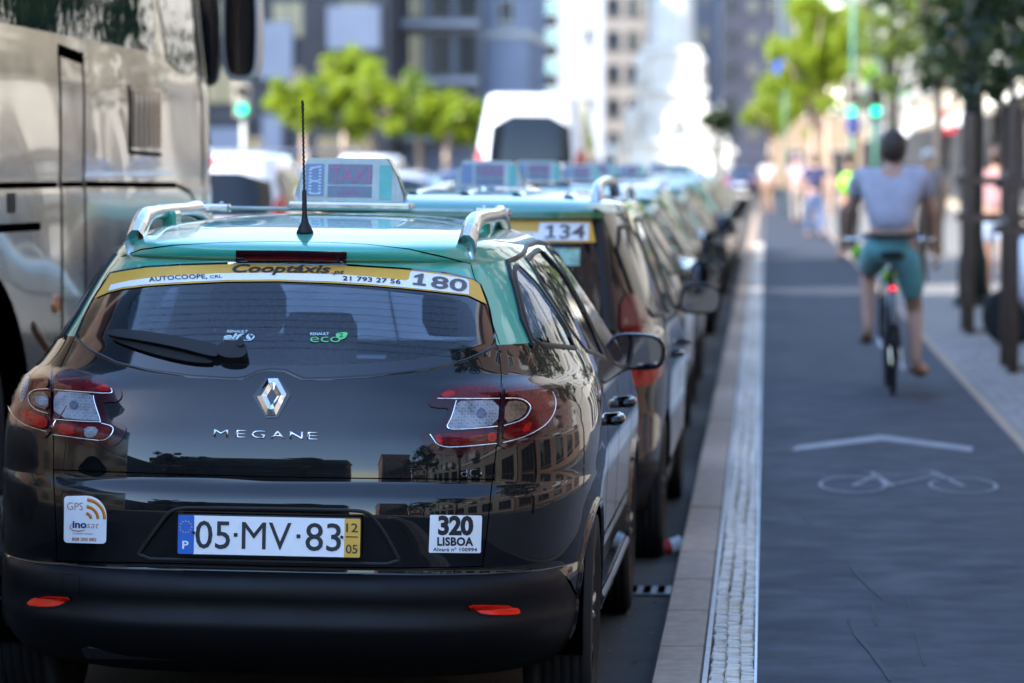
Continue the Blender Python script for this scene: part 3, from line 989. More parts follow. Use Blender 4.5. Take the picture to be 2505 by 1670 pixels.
# windscreen opening
FC1 = front_caster(L1)
WS1 = smooth_poly([(-.66, 1.03), (-.50, 1.385), (.50, 1.385), (.66, 1.03), (0, .985)], 1)
for sg in (1, -1):
    half = [(.004 * sg, .985), (.004 * sg, 1.385), (.50 * sg, 1.385), (.66 * sg, 1.03), (.33 * sg, 1.0)]
    holes1.append(FC1.uv(resample(half, .04)))
us1 = np.unique(np.concatenate([np.linspace(0, .275, 56), np.linspace(.275, .725, 200), np.linspace(.725, 1, 56)]))
# the bumper band follows the top edge at z .498 round the tail only, so cut it out of the shell as a hole as well
uR = L1.hit_uv(Vector((4, .50, .45)), Vector((-1, 0, 0)), 3.1)[0]; uL = 1 - uR
bump_top = [(u, vB) for u in np.linspace(uL - .02, uR + .02, 90)]
bump_poly = [(uL, L1.v_of_z(.40))] + bump_top + [(uR, L1.v_of_z(.40)), (uR, .0015)] + [(u, .0015) for u in np.linspace(uR, uL, 90)[1:-1]] + [(uL, .0015)]
bump_poly = np.array(bump_poly)
# keep the wheel opening and the bumper apart: one merged rule, bumper drawn separately
holes1.append(bump_poly)
vs1 = np.unique(np.concatenate([np.linspace(0, 1, 96), L1.t]))
sh = shell_mesh(L1, us1, vs1, holes1, [('body', 0, L1.v_of_z(1.135)), ('roof_shell', L1.v_of_z(1.135), 1.01)])
o = link('body', mesh('body', *sh['body'][:2], M_BLACK, True, sh['body'][2]), car1); o['label'] = 'gloss black lower bodywork'
o = link('roof_shell', mesh('roof_shell', *sh['roof_shell'][:2], M_MINT, True, sh['roof_shell'][2]), car1); o['label'] = 'turquoise roof and pillars'
class UVCaster:
    def __init__(s, loft): s.loft = loft
    def uv(s, pts): return np.array(pts, float) / np.array([9., 3.])
bp = offset_poly(bump_poly * np.array([9., 3.]), .006)
bumper = skin('bumper', UVCaster(L1), bp, M_PLASTIC, off=.002, step=.035, skirt=.02, parent=car1)
bumper['label'] = 'matt charcoal plastic rear bumper'
offset_shell('gap_backing_shell', L1, 90, 40, .0, L1.v_of_z(1.02), -.03, M_GAP, car1)  # black shell added behind the panels so their gaps read dark

# tailgate
PXSTEP = 11
gate_in = offset_poly(resample(GATE1, 10), 3.0)
gate_low = [p for p in gate_in]
tailgate = skin('tailgate', PX, gate_low, M_BLACK, holes=[offset_poly(GLASS1, -2.0), RECESS1], off=.001, step=PXSTEP, skirt=.018, parent=car1)
tailgate['label'] = 'gloss black tailgate'
# rear window: clear centre and black printed border
CLEAR1 = smooth_poly([(322,838),(312,800),(310,760),(325,724),(352,705),(428,697),(560,690),(683,690),(821,696),(960,708),(1080,722),(1140,735),(1160,770),(1168,812),(1160,838),(1100,862),(1000,880),(880,889),(740,893),(600,893),(460,884),(370,868)], 1)
rear_window = skin('rear_window', PX, CLEAR1, M_GLASS, off=-.002, step=14, parent=car1)
skin('glass_border', PX, GLASS1, M_FRIT, holes=[CLEAR1], off=-.002, step=10, skirt=.006, parent=rear_window)
# heating wires
for k in range(9):
    y0 = 716 + k * 17
    bead('heating_wire', PX, [(340 + max(0, 4 - k) * 3, y0 + 4), (500, y0 - 2), (700, y0 - 3), (900, y0 + 3), (1120, y0 + 20)], M_DARKPL, w=.0011, h=.0002, off=.0005, step=40, parent=rear_window)
# banner across the top of the window
BTOP = [(271,669),(304,663),(357,655),(440,650),(577,646),(660,647),(848,651),(981,659),(1089,669),(1158,685),(1173,696)]
BBOT = [(1190,744),(1146,723),(1060,713),(981,705),(900,698),(821,693),(683,688),(555,689),(428,695),(357,700),(300,707),(264,716),(232,729)]
banner = skin('banner', PX, BTOP + BBOT, M_YELLOW, off=.0012, step=7, parent=car1); banner['label'] = 'yellow and white banner with lettering over the rear window'
WTOP = [(273,697),(320,687),(357,682),(428,675),(536,669),(660,668),(760,670),(846,673),(920,679),(992,687)]
WBOT = [(1146,721),(1060,711),(981,703),(900,695),(821,690),(683,685),(555,686),(428,692),(357,697),(300,704),(265,713)]
skin('white_stripe', PX, WTOP + [(999,684),(1003,667),(1008,664),(1080,673),(1140,683),(1146,689)] + WBOT, M_WHITE, off=.0028, step=7, parent=banner)
def T1(body, p0, p1, cap, m, parent, **k): return skin_text('lettering', PX, body, p0, p1, cap, m, parent, **k)
T1('Cooptáxis', (569,667), (809,669), 18.5, M_INK, banner, off=.0052, bold=.022, shear=.28, bend=.6)
T1('.pt', (811,670.5), (842,672), 10, M_INK, banner, off=.0052, bold=.01, shear=.28)
T1('AUTOCOOPE,', (366,691.5), (508,683), 10, M_INK, banner, off=.0052, bold=.014, bend=2.0)
T1('CRL', (514,682.5), (544,681), 7, M_INK, banner, off=.0052, bold=.008)
T1('21 793 27 56', (838,687.5), (979,697), 10.5, M_INK, banner, off=.0052, bold=.016, bend=1.0)
Z2 = lambda pts: [(660 + x / 2.8, 380 + y / 2.8) for x, y in pts]
skin('figure', PX, Z2([(975,891),(977,878),(1006,881),(1015,838),(984,843),(987,829),(1036,815),(1052,817),(1040,884),(1067,887),(1065,901)]), M_GREYINK, off=.0052, step=8, parent=banner)
T1('80', (1051.5,704.5), (1139,715.5), 28, M_GREYINK, banner, off=.0052, bold=.02)
# maker's prints on the glass
sticker = skin('window_print', PX, circle((612.5, 824), 10.5, 20) * np.array([1, .72]) + np.array([0, 230.7]), M_PALE, off=.001, step=6, parent=car1)
T1('RENAULT', (554.6,813.3), (607,813.8), 6, M_PALE, sticker, off=.001, bold=.02, shear=.25)
T1('elf', (547,828.3), (597,829.6), 12.8, M_PALE, sticker, off=.001, bold=.03, shear=.3)
bead('underline', PX, [(546,830.5), (580,831.5), (616,832.8)], M_PALE, w=.0016, h=.0002, off=.0008, parent=sticker)
skin('cutout', PX, [(608,820),(614,815),(613,821),(621,819),(615,830),(612,825)], M_FRIT, off=.0016, step=5, parent=sticker)
leafp = skin('window_print', PX, smooth_poly([(820,817),(829,813.5),(851,812),(849,822),(842,829),(832,831),(825,827)], 1), M_GREENP, off=.001, step=6, parent=car1)
T1('RENAULT', (759,820), (805,819.6), 6.4, M_PALE, leafp, off=.001, bold=.02)
T1('eco', (759,837), (833,837), 20, M_GREENP, leafp, off=.0012, bold=-.008)
T1('2', (829.5,825.5), (840,825), 10, M_FRIT, leafp, off=.0018, bold=.005)

# high brake light, spoiler seam
bl = skin('brake_light', PX, [(578,612),(700,612.5),(848,616),(847.5,645),(700,642),(577,641)], M_LENSBASE, off=.004, step=12, skirt=.012, parent=car1)
bl['label'] = 'dark red high brake light strip'
bead('lens_rib', PX, [(600,630),(700,630),(825,633)], M_RED, w=.016, h=.0015, off=.0045, step=20, parent=bl)
skin('washer_jet', PX, circle((828, 630), 4, 12), M_DARKPL, off=.009, step=4, skirt=.006, parent=bl)
bead('seam_or_crease', PX, [(296,628),(345,610),(420,600),(536,593),(660,590),(800,592),(900,597),(1000,609),(1089,629),(1150,645)], M_GAP, w=.004, h=.0002, off=.0004, step=16, parent=car1)
for pl in ([(1222,842),(1190,751),(1158,672),(1150,640)], [(184,820),(222,746),(262,668),(292,632)]):
    bead('seam_or_crease', PX, pl, M_GAP, w=.004, h=.0002, off=.0004, step=16, parent=car1)
bead('seam_or_crease', PX, [(133,1148.5),(280,1154),(420,1159.5),(660,1166),(840,1169),(1000,1171),(1209,1172)], M_GAP, w=.0035, h=.0002, off=.0012, step=16, parent=tailgate)  # dark strip painted along the tailgate crease as its shadow
bead('lower_lip', PX, [(186,829),(214,855),(286,888),(357,905),(464,920),(571,927),(600,924),(631,909),(661,904),(696,906),(716,915),(742,927),(803,926),(910,920),(1017,907),(1089,895),(1142,880),(1178,865),(1209,847)], M_BLACK, w=.011, h=.004, off=0, step=10, parent=tailgate)

# plate recess and number plate
recess = skin('plate_recess', PX, offset_poly(RECESS1, -3), M_BLACK, step=12, parent=tailgate,
              offfn=lambda p: -.004 - .024 * min(1, max(0, (1378 - p[1]) / 130)))
recess['label'] = 'recessed panel behind the number plate'
bead('recess_edge', PX, RECESS1, M_DARKPL, w=.012, h=.003, off=-.001, step=10, closed=True, parent=tailgate)
pc = L1.pos(*PX.uv([(659.5, 1311)])[0])
plate = link('number_plate', None, None)
bpy.data.objects.remove(plate)
mb = MB(); mb.box(-.262, .262, -.006, .006, -.0585, .0585, .004)
plate = mb.obj('number_plate', M_DARKPL, car1, loc=(pc[0] + .001, pc[1] - .014, pc[2] + .001), rot=(R(-3), 0, 0))
plate['label'] = 'white number plate with blue band and yellow date panel'
def flat(name, poly, y, m, parent):
    return link(name, mesh(name, [(p[0], y, p[1]) for p in poly], [tuple(range(len(poly)))], m), parent)
def rect(x0, x1, z0, z1, r=.004):
    pts = []
    for (cx, cz, a0) in ((x1 - r, z1 - r, 0), (x0 + r, z1 - r, 90), (x0 + r, z0 + r, 180), (x1 - r, z0 + r, 270)):
        for k in range(4):
            a = R(a0 + 30 * k); pts.append((cx + r * math.cos(a), cz + r * math.sin(a)))
    return pts[::-1][::-1]
flat('white_field', rect(-.259, .259, -.0545, .0545), -.0072, M_WHITE, plate)
flat('blue_band', rect(-.259, -.213, -.0545, .0545), -.0080, M_EUBLUE, plate)
flat('yellow_field', rect(.214, .259, -.0545, .0545), -.0080, M_YELLOW, plate)
def flat_text(body, x0, x1, z, cap, m, parent, y=-.0088, **k):
    out, fs = text_flat(body, (x0, z), x1 - x0, cap, **k)
    vs = [(a, y, b) for a, b in out]; n = len(vs)
    return link('lettering', mesh('lettering', vs, fs, m), parent)
flat_text('05', -.209, -.110, -.037, .076, M_INK, plate, bold=.006)
flat_text('MV', -.077, .064, -.037, .076, M_INK, plate, bold=0.0)
flat_text('83', .104, .205, -.037, .076, M_INK, plate, bold=.006)
for xx in (-.0945, .084):
    flat('dot', rect(xx - .0055, xx + .0055, -.0035, .0075, .002), -.0088, M_INK, plate)
flat_text('12', .219, .252, .017, .024, M_INK, plate, bold=.01)
flat_text('05', .219, .252, -.043, .024, M_INK, plate, bold=.01)
flat('bar', rect(.218, .253, .002, .005, .001), -.0088, M_INK, plate)
flat_text('P', -.246, -.228, -.040, .022, M_WHITE, plate, bold=.02)
for k in range(12):
    a = 2 * math.pi * k / 12
    flat('star', [(-.237 + .0165 * math.cos(a) + .0022 * math.cos(b), .022 + .0165 * math.sin(a) + .0022 * math.sin(b)) for b in [R(72 * j + 90) for j in range(5)]], -.0088, M_YELLOW, plate)
for (xx, zz) in ((-.214, .006), (.207, .002)):
    mb = MB(); mb.lathe([(.0045, 0), (.0045, .003), (.002, .004)], 10, 'y', (xx, -.0115, zz)); mb.obj('screw', M_DARKPL, plate)

# badges
def badge_ring(name, outer, inner, m, parent, off, h):
    o = resample(outer, 6); n = len(o)
    ii = resample(inner, 1.0)
    c = o.mean(0)
    # pair every outer point with the inner point at the same turn
    def ang(p): return np.arctan2(p[:, 1] - c[1], p[:, 0] - c[0])
    ao, ai = ang(o), ang(ii)
    pair = np.array([ii[np.argmin(np.abs(np.angle(np.exp(1j * (ai - a)))))] for a in ao])
    mid = (o + pair) / 2
    pts = np.concatenate([o, mid, pair]); uv = PX.uv(pts)
    N = L1.nrm(uv[:, 0], uv[:, 1]); P = L1.pos(uv[:, 0], uv[:, 1])
    hh = np.concatenate([np.full(n, off), np.full(n, off + h), np.full(n, off)])
    P = P + N * hh[:, None]
    fs = []
    for k in range(n):
        a, b = k, (k + 1) % n
        fs += [(a, n + a, n + b, b), (n + a, 2 * n + a, 2 * n + b, n + b)]
    fs = [tuple(reversed(f)) for f in fs] if np.cross(P[fs[0][1]] - P[fs[0][0]], P[fs[0][2]] - P[fs[0][0]]) @ N[0] < 0 else fs
    return link(name, mesh(name, P, fs, m, False), parent)
b0 = skin('badge', PX, [(651,926),(682,925),(712,967),(680,1022),(652,1023),(618,971)], M_FRIT, off=.004, step=8, skirt=.006, parent=tailgate)
badge_ring('badge_diamond', [(656,928),(680,927.5),(701,966),(676,1017.5),(652,1017),(629,971)], [(666,951),(678,971.5),(664.5,994),(653,971)], M_CHROME, tailgate, .006, .008)
def raised_text(body, p0, p1, cap, m, **k):
    base = skin_text('badge_lettering', PX, body, p0, p1, cap, m, tailgate, off=.002, **k)
    s = base.modifiers.new('thick', 'SOLIDIFY'); s.thickness = .004; s.offset = 1
    return base
for ch, xa, xb in (('M', 523, 558.5), ('E', 577.5, 602), ('G', 615.5, 649), ('A', 661.5, 698), ('N', 709, 741.5), ('E', 752.5, 778)):
    raised_text(ch, (xa, 1069 + (xa - 523) * .0275), (xb, 1069 + (xb - 523) * .0275), 18.0, M_CHROME, bold=-.004)
for ch, xa, xb in (('d', 1126, 1142), ('C', 1147, 1167), ('i', 1173, 1177.5)): raised_text(ch, (xa, 1166), (xb, 1166.4), 19.5 if ch != 'd' else 19.0, mat('smoked_chrome', (.2, .2, .22), rough=.15, metal=1.0, noise=(30, .2)), bold=-.012)

# stickers on the tailgate
def arcpts(c, r, a0, a1, n=10): return [(c[0] + r * math.cos(R(a0 + (a1 - a0) * k / n)), c[1] + r * math.sin(R(a0 + (a1 - a0) * k / n))) for k in range(n + 1)]
st = skin('sticker', PX, arcpts((167,1222), 9, 180, 270, 5) + arcpts((212,1262), 49.5, 270, 360, 12) + arcpts((251,1320), 9.5, 0, 90, 5) + arcpts((166,1318), 9, 90, 180, 5), M_WHITE, off=.002, step=12, parent=car1)
st['label'] = 'white square sticker with orange signal arcs'
T1('GPS', (165.4,1246.4), (203.8,1247.3), 18, M_BROWN, st, off=.003, bold=-.01)
for r_ in (46, 29.5, 12.5):
    bead('signal_arc', PX, arcpts((211,1268), r_, -86, 2, 12), M_ORANGE, w=.0095, h=.0002, off=.003, step=5, parent=st)
T1('ino', (178.8,1290.2), (213,1290.6), 16.5, M_NAVY, st, off=.003, bold=.035)
T1('sat', (212.8,1291), (243,1292), 16, M_BROWN, st, off=.003, bold=-.012, shear=.25)
bead('swoosh', PX, [(179,1279),(173,1286),(173,1292),(180,1297),(192,1298.5),(205,1297),(212,1294.5)], M_BROWN, w=.003, h=.0002, off=.003, step=3, parent=st, taper=True)
T1('A Verizon company', (179.3,1306.3), (228,1306.7), 3.8, M_NAVY, st, off=.003)
T1('808 200 882', (177.5,1321.9), (236.9,1323.2), 7.6, M_BROWN, st, off=.003, bold=.02)
st = skin('sticker', PX, [(1054,1259),(1176,1260.5),(1178.6,1263),(1175.5,1350),(1173,1352.5),(1051,1351.5),(1048.6,1349),(1052,1261)], M_WHITE, off=.002, step=12, parent=car1)
st['label'] = 'white licence sticker with black figures'
T1('320', (1071,1305.5), (1157,1306.5), 42, M_INK, st, off=.003, bold=.045, spacing=.95)
T1('LISBOA', (1069,1333.4), (1157,1333.8), 19, M_INK, st, off=.003, bold=.04, spacing=1.05)
T1('Alvará nº 100994', (1058.6,1347.5), (1166,1348.2), 8.6, M_INK, st, off=.003, bold=.02, spacing=1.05)

# wiper
mb = None
hub = smooth_poly([(535,866),(541,852),(563,848),(588,847),(604,857),(608,873),(600,885),(586,889),(556,889),(534,879)], 2)
wiper = skin('wiper', PX, hub, M_DARKPL, off=.030, step=8, skirt=.03, parent=car1, domed=.008); wiper['label'] = 'black rear wiper'
skin('wiper_arm', PX, smooth_poly([(268,823),(290,818),(310,817.5),(368,823),(464,839),(546,855),(540,880),(521,883),(446,862),(357,844),(275,832)], 1), M_DARKPL, off=.024, step=8, skirt=.014, parent=wiper, domed=.006)
skin('wiper_blade', PX, smooth_poly([(272,830),(310,836),(400,855),(470,872),(522,886),(519,893),(464,889),(393,874),(304,846)], 1), M_RUBBER, off=.010, step=8, skirt=.009, parent=wiper)
skin('pivot_cap', PX, circle((591, 857), 9, 16), M_DARKPL, off=.040, step=6, skirt=.003, parent=wiper)

# tail lamps
def lamp(outs, base_label):
    t = skin('tail_lamp', PX, outs[0], M_LENSBASE, off=.005, step=9, skirt=.014, parent=car1, domed=.004); t['label'] = base_label
    skin('lamp_housing', PX, outs[1], M_LENSBASE, off=.004, step=9, skirt=.02, parent=t, domed=.004)
    return t
def seg(par, poly, m, off=.0098, it=1): return skin('lens_segment', PX, smooth_poly(poly, it) if it else poly, m, off=off, step=7, skirt=.003, parent=par)
def trim(par, line, w=.006, closed=False): return bead('chrome_trim', PX, smooth_poly(line, 2, closed), M_CHROME, w=w * .42, h=.002, off=.0095, step=5, closed=closed, parent=par)
Z3 = lambda pts: [(x / 2.8, 860 + y / 2.8) for x, y in pts]
Z4 = lambda pts: [(760 + x / 2.8, 860 + y / 2.8) for x, y in pts]
tl = lamp((LAMPL_IN, LAMPL_OUT), 'tail lamp with red bands and clear centre')
seg(tl, Z3([(388,182),(400,178),(560,196),(730,222),(770,270),(745,288),(560,275),(388,262)]), M_RED)
seg(tl, Z3([(670,250),(735,235),(768,270),(742,285),(680,278)]), M_REDB, off=.0112)
seg(tl, Z3([(384,284),(500,288),(640,300),(652,340),(690,470),(690,486),(384,462)]), M_CLEAR)
seg(tl, Z3([(380,482),(600,508),(780,522),(735,602),(600,592),(382,566)]), M_RED)
seg(tl, Z3([(410,500),(520,512),(530,578),(420,566)]), M_REDB, off=.0112)
seg(tl, Z3([(590,520),(690,528),(660,594),(590,588)]), M_CLEAR, off=.0112)
trim(tl, Z3([(385,272),(560,284),(745,298),(782,288),(770,262)]), .005)
trim(tl, Z3([(650,310),(655,345),(700,486),(690,494),(382,474)]), .005)
trim(tl, Z3([(383,572),(600,602),(738,618),(802,524),(705,500)]), .006)
skin('bulb', PX, circle(Z3([(520,375)])[0], 10, 14), M_SIGNB, off=.012, step=6, skirt=.002, parent=tl)
seg(tl, Z3([(345,172),(220,165),(110,180),(70,240),(75,380),(110,455),(180,508),(335,548),(340,450),(260,420),(215,370),(205,310),(230,275),(345,262)]), M_RED)
seg(tl, Z3([(343,470),(260,440),(200,400),(150,430),(210,500),(330,540)]), M_REDB, off=.0112)
seg(tl, Z3([(185,170),(225,175),(200,300),(165,370),(150,300)]), M_CLEAR, off=.0112)
seg(tl, Z3([(345,286),(245,290),(235,330),(258,380),(345,412)]), M_AMBER, off=.0105)
seg(tl, Z3([(345,318),(255,316),(272,370),(345,385)]), M_CLEAR, off=.0115)
trim(tl, Z3([(348,266),(250,272),(208,305),(218,360),(260,412),(346,436)]), .007)
trim(tl, Z3([(62,235),(62,340),(95,440),(180,512),(336,552)]), .005)
tr = lamp((LAMPR_IN, LAMPR_OUT), 'tail lamp with red bands and clear centre')
seg(tr, Z4([(868,322),(915,270),(1100,250),(1300,242),(1288,322),(1000,328)]), M_RED)
seg(tr, Z4([(880,320),(920,282),(985,282),(970,322)]), M_REDB, off=.0112)
seg(tr, Z4([(990,350),(1100,345),(1283,345),(1270,512),(1100,530),(922,536),(960,470)]), M_CLEAR)
seg(tr, Z4([(828,572),(1000,560),(1266,545),(1260,622),(1000,645),(882,650)]), M_RED)
seg(tr, Z4([(840,580),(890,575),(905,640),(882,644)]), M_REDB, off=.0112)
seg(tr, Z4([(1200,566),(1262,560),(1258,618),(1205,624)]), M_REDB, off=.0112)
trim(tr, Z4([(862,330),(1000,332),(1284,332)]), .006)
trim(tr, Z4([(992,345),(960,460),(915,542),(1080,538),(1270,522)]), .006)
trim(tr, Z4([(815,572),(876,660),(1060,652),(1262,632)]), .007)
skin('bulb', PX, circle(Z4([(1160,432)])[0], 12, 14), M_SIGNB, off=.012, step=6, skirt=.002, parent=tr)
seg(tr, Z4([(1318,245),(1450,240),(1590,260),(1655,310),(1655,420),(1600,510),(1450,580),(1305,618),(1315,530),(1440,490),(1500,420),(1500,370),(1440,322),(1322,320)]), M_RED)
seg(tr, Z4([(1440,520),(1500,490),(1490,550),(1440,565)]), M_REDB, off=.0112)
seg(tr, Z4([(1322,350),(1420,350),(1470,380),(1460,420),(1420,470),(1316,505)]), M_AMBER, off=.0105)
trim(tr, Z4([(1320,330),(1435,332),(1492,372),(1490,415),(1440,482),(1312,518)]), .008)
trim(tr, Z4([(1640,285),(1665,340),(1655,425),(1600,515),(1460,590),(1305,626)]), .006)

# bumper details
rl = skin('reflector', PX, smooth_poly([(64,1481),(82,1465),(104,1456),(140,1457),(175,1460),(161,1475),(143,1484),(107,1486)], 1), M_REFLECTOR, off=.005, step=7, skirt=.006, parent=bumper, domed=.002)
rr = skin('reflector', PX, smooth_poly([(1142,1478),(1200,1477),(1257,1480),(1273,1499),(1262,1505),(1182,1506),(1158,1493)], 1), M_REFLECTOR, off=.005, step=7, skirt=.006, parent=bumper, domed=.002)
skin('reflector_rim', PX, offset_poly(smooth_poly([(64,1481),(82,1465),(104,1456),(140,1457),(175,1460),(161,1475),(143,1484),(107,1486)], 1), -4), M_PLASTIC, off=.0035, step=9, skirt=.003, parent=bumper)
skin('reflector_rim', PX, offset_poly(smooth_poly([(1142,1478),(1200,1477),(1257,1480),(1273,1499),(1262,1505),(1182,1506),(1158,1493)], 1), -4), M_PLASTIC, off=.0035, step=9, skirt=.003, parent=bumper)
bead('tow_cover', PX, [(153,1450),(153,1406),(195,1407),(195,1451)], M_GAP, w=.0014, h=.0002, off=.0022, step=10, parent=bumper)
# exhaust box and axle under the tail
mb = MB(); mb.box(-.42, .25, .35, .75, .20, .30, .03); mb.tube([(-.70, .84, .30), (.70, .84, .30)], .035, 8); mb.box(-.55, -.15, .10, .5, .235, .33, .03)
mb.obj('underbody', M_DARKPL, car1)

# roof rails, cross bar, antenna
for s in (-1, 1):
    X = .497 * s
    pts = []
    for k in range(17):
        q = k / 16
        y = .68 + q * 1.42
        lift = .056 * min(1, math.sin(min(q, 1 - q) / .16 * math.pi / 2)) if min(q, 1 - q) < .16 else .056
        uvq = None
        z = float(L1.pos(*L1.hit_uv(Vector((X, y, 4)), Vector((0, 0, -1)), 2.6))[2]); z = max(z, 1.418) + lift - .010
        pts.append((X + .02 * s * (1 - abs(2 * q - 1)), y, z))
    mb = MB()
    vs, fs = [], []
    for k, p in enumerate(pts):
        f_ = max(0, 1 - min(k, 16 - k) / 4); w_, h_ = .022 + .010 * f_, .024 + .020 * f_
        for a in range(10):
            th = 2 * math.pi * a / 10
            vs.append((p[0] + w_ * math.cos(th) * (1 if abs(math.cos(th)) < .8 else .95), p[1], p[2] + h_ * math.sin(th)))
    for k in range(len(pts) - 1):
        for a in range(10):
            i, j = k * 10 + a, k * 10 + (a + 1) % 10
            fs.append((i, j, j + 10, i + 10))
    fs += [tuple(range(10)), tuple(range(len(vs) - 10, len(vs)))]
    mb.add(vs, fs)
    rail = mb.obj('roof_rail', M_SATIN, car1, smooth=True); rail['label'] = 'arched satin metal roof rail'
    mb = MB(); mb.box(X - .022, X + .022, 1.30, 1.42, 1.42, 1.50, .01); mb.obj('rail_foot', M_MINT, rail)
mb = MB(); mb.box(-.52, .52, 2.02, 2.06, 1.495, 1.508, .004)
bar = mb.obj('cross_bar', mat('weathered_bar', (.33, .36, .32), rough=.35, metal=.6, noise=(12, .15)), car1)
for s in (-1, 1):
    mb = MB(); mb.box(s * .47 - .06, s * .47 + .06, 2.012, 2.068, 1.488, 1.514, .006); mb.obj('bar_clamp', M_SATIN, bar)
    for q in (-.03, .03):
        mb = MB(); mb.lathe([(.008, 0), (.008, .006), (.003, .009)], 8, 'z', (s * .47 + q, 2.04, 1.514)); mb.obj('clamp_bolt', M_CHROME, bar)
ab = L1.pos(*L1.hit_uv(Vector((.012, .70, 4)), Vector((0, 0, -1)), 2.6))
mb = MB(); mb.lathe([(.026, -.004), (.026, .004), (.020, .016), (.011, .034), (.0075, .06), (.007, .125), (.0045, .13)], 16, 'z')
ant = mb.obj('antenna', M_DARKPL, car1, True, loc=tuple(ab), rot=(R(-4), R(-2.2), 0)); ant['label'] = 'black whip antenna'
mb = MB(); pts = [(.0012 * math.sin(k * 1.9), .0012 * math.cos(k * 1.9), .125 + k * .0043) for k in range(64)]
mb.tube(pts, [.0034 if k < 56 else .0042 for k in range(64)], 6); mb.obj('whip', M_DARKPL, ant, True)

def roof_sign(root, loc, W=.37, H=.143, D=.13, text=('TAXI', 'LISBOA'), detailed=True):
    """taxi sign: tapered off-white box, green end, dark display with faded letters, tray below"""
    x0, y0, z0 = loc
    mb = MB()
    secs = []
    def sec(x, zt, dd, inset): return [(x, -dd, 0), (x, dd, 0), (x, dd * .62, zt), (x, -dd * .62, zt)]
    prof = [(-W / 2, H * .0 + .02, D * .42), (-W / 2 + .018, H * .62, D * .48), (-W / 2 + .04, H * .97, D * .5), (-W / 2 + .055, H, D * .5), (W / 2 - .075, H, D * .5), (W / 2 - .06, H * .97, D * .5), (W / 2 - .03, H * .6, D * .48), (W / 2 - .005, .02, D * .42)]
    vs, fs = [], []
    for (x, zt, dd) in prof: vs += sec(x, zt, dd, 0)
    for k in range(len(prof) - 1):
        for j in range(4):
            a, b = k * 4 + j, k * 4 + (j + 1) % 4
            fs.append((a, b, b + 4, a + 4))
    fs += [(3, 2, 1, 0), tuple(len(vs) - 4 + j for j in range(4))]
    mb.add(vs, fs)
    s = mb.obj('roof_sign', M_SIGNW, root, loc=(x0, y0, z0)); s['label'] = 'taxi sign on the roof'
    mb = MB(); mb.box(-W / 2 - .02, W / 2 + .02, -D * .62, D * .62, -.028, -.004, .006); mb.obj('sign_tray', M_SATIN if detailed else M_DARKPL, s)
    lean = math.atan2(D * .5 * .38, H)
    def fp(px, pz, out=.002): return (px, -(D * .5 - (pz / H) * D * .5 * .38) - out, pz)
    def panel(name, xa, xb, za, zb, m, out): return link(name, mesh(name, [fp(xa, za, out), fp(xb, za, out), fp(xb, zb, out), fp(xa, zb, out)], [(0, 1, 2, 3)], m), s)
    panel('display', -W * .20, W * .20, H * .40, H * .86, M_SIGNB, .002)
    panel('display', -W * .20, W * .20, H * .10, H * .36, M_SIGNB, .002)
    panel('tariff_window', -W * .40, -W * .235, H * .12, H * .86, M_SIGNL, .002)
    panel('end_panel', W * .265, W * .375, H * .06, H * .85, mat('pale_green_sign', (.10, .42, .36), rough=.3, noise=(20, .15)), .002)
    if detailed:
        rng = random.Random(4)
        for (xa, za, xb, zb, n) in ((-.355, .76, -.275, .80, 6), (-.36, .2, -.36, .72, 8), (-.272, .2, -.272, .72, 8), (-.35, .17, -.28, .17, 5), (-.345, .46, -.29, .46, 4)):
            mb = MB()
            for k in range(n):
                q = k / (n - 1); cx, cz = W * (xa + (xb - xa) * q), H * (za + (zb - za) * q)
                p = [fp(cx - .0042, cz - .0018, .003), fp(cx + .0042, cz - .0018, .003), fp(cx + .0042, cz + .0018, .003), fp(cx - .0042, cz + .0018, .003)]
                mb.add(p, [(0, 1, 2, 3)])
            mb.obj('tariff_segment', M_WHITE, s)
    for (body, xa, xb, z, cap, bo) in ((text[0], -W * .18, W * .185, H * .445, H * .36, .012), (text[1], -W * .105, W * .10, H * .165, H * .10, .0)):
        if not body: continue
        out, fs = text_flat(body, (xa, z), xb - xa, cap, bold=bo)
        link('lettering', mesh('lettering', [fp(a, b, .0035) for a, b in out], fs, M_SIGNR), s)
    # green end cap
    mb = MB(); vs = []
    for (x, zt, dd) in prof[4:]: vs += [(x + .003, -dd - .001, 0), (x + .003, dd + .001, 0), (x + .003, dd * .63, zt + .001), (x + .003, -dd * .63, zt + .001)]
    fs = []
    for k in range(3):
        for j in range(1, 3):
            a, b = k * 4 + j, k * 4 + (j + 1) % 4
            fs.append((a, b, b + 4, a + 4))
    fs.append(tuple(12 + j for j in range(4)))
    mb.add([(v[0], v[1], v[2]) for v in vs], fs); mb.obj('green_end', M_SIGNG, s)
    return s
roof_sign(car1, (-.005, 2.06, 1.530))

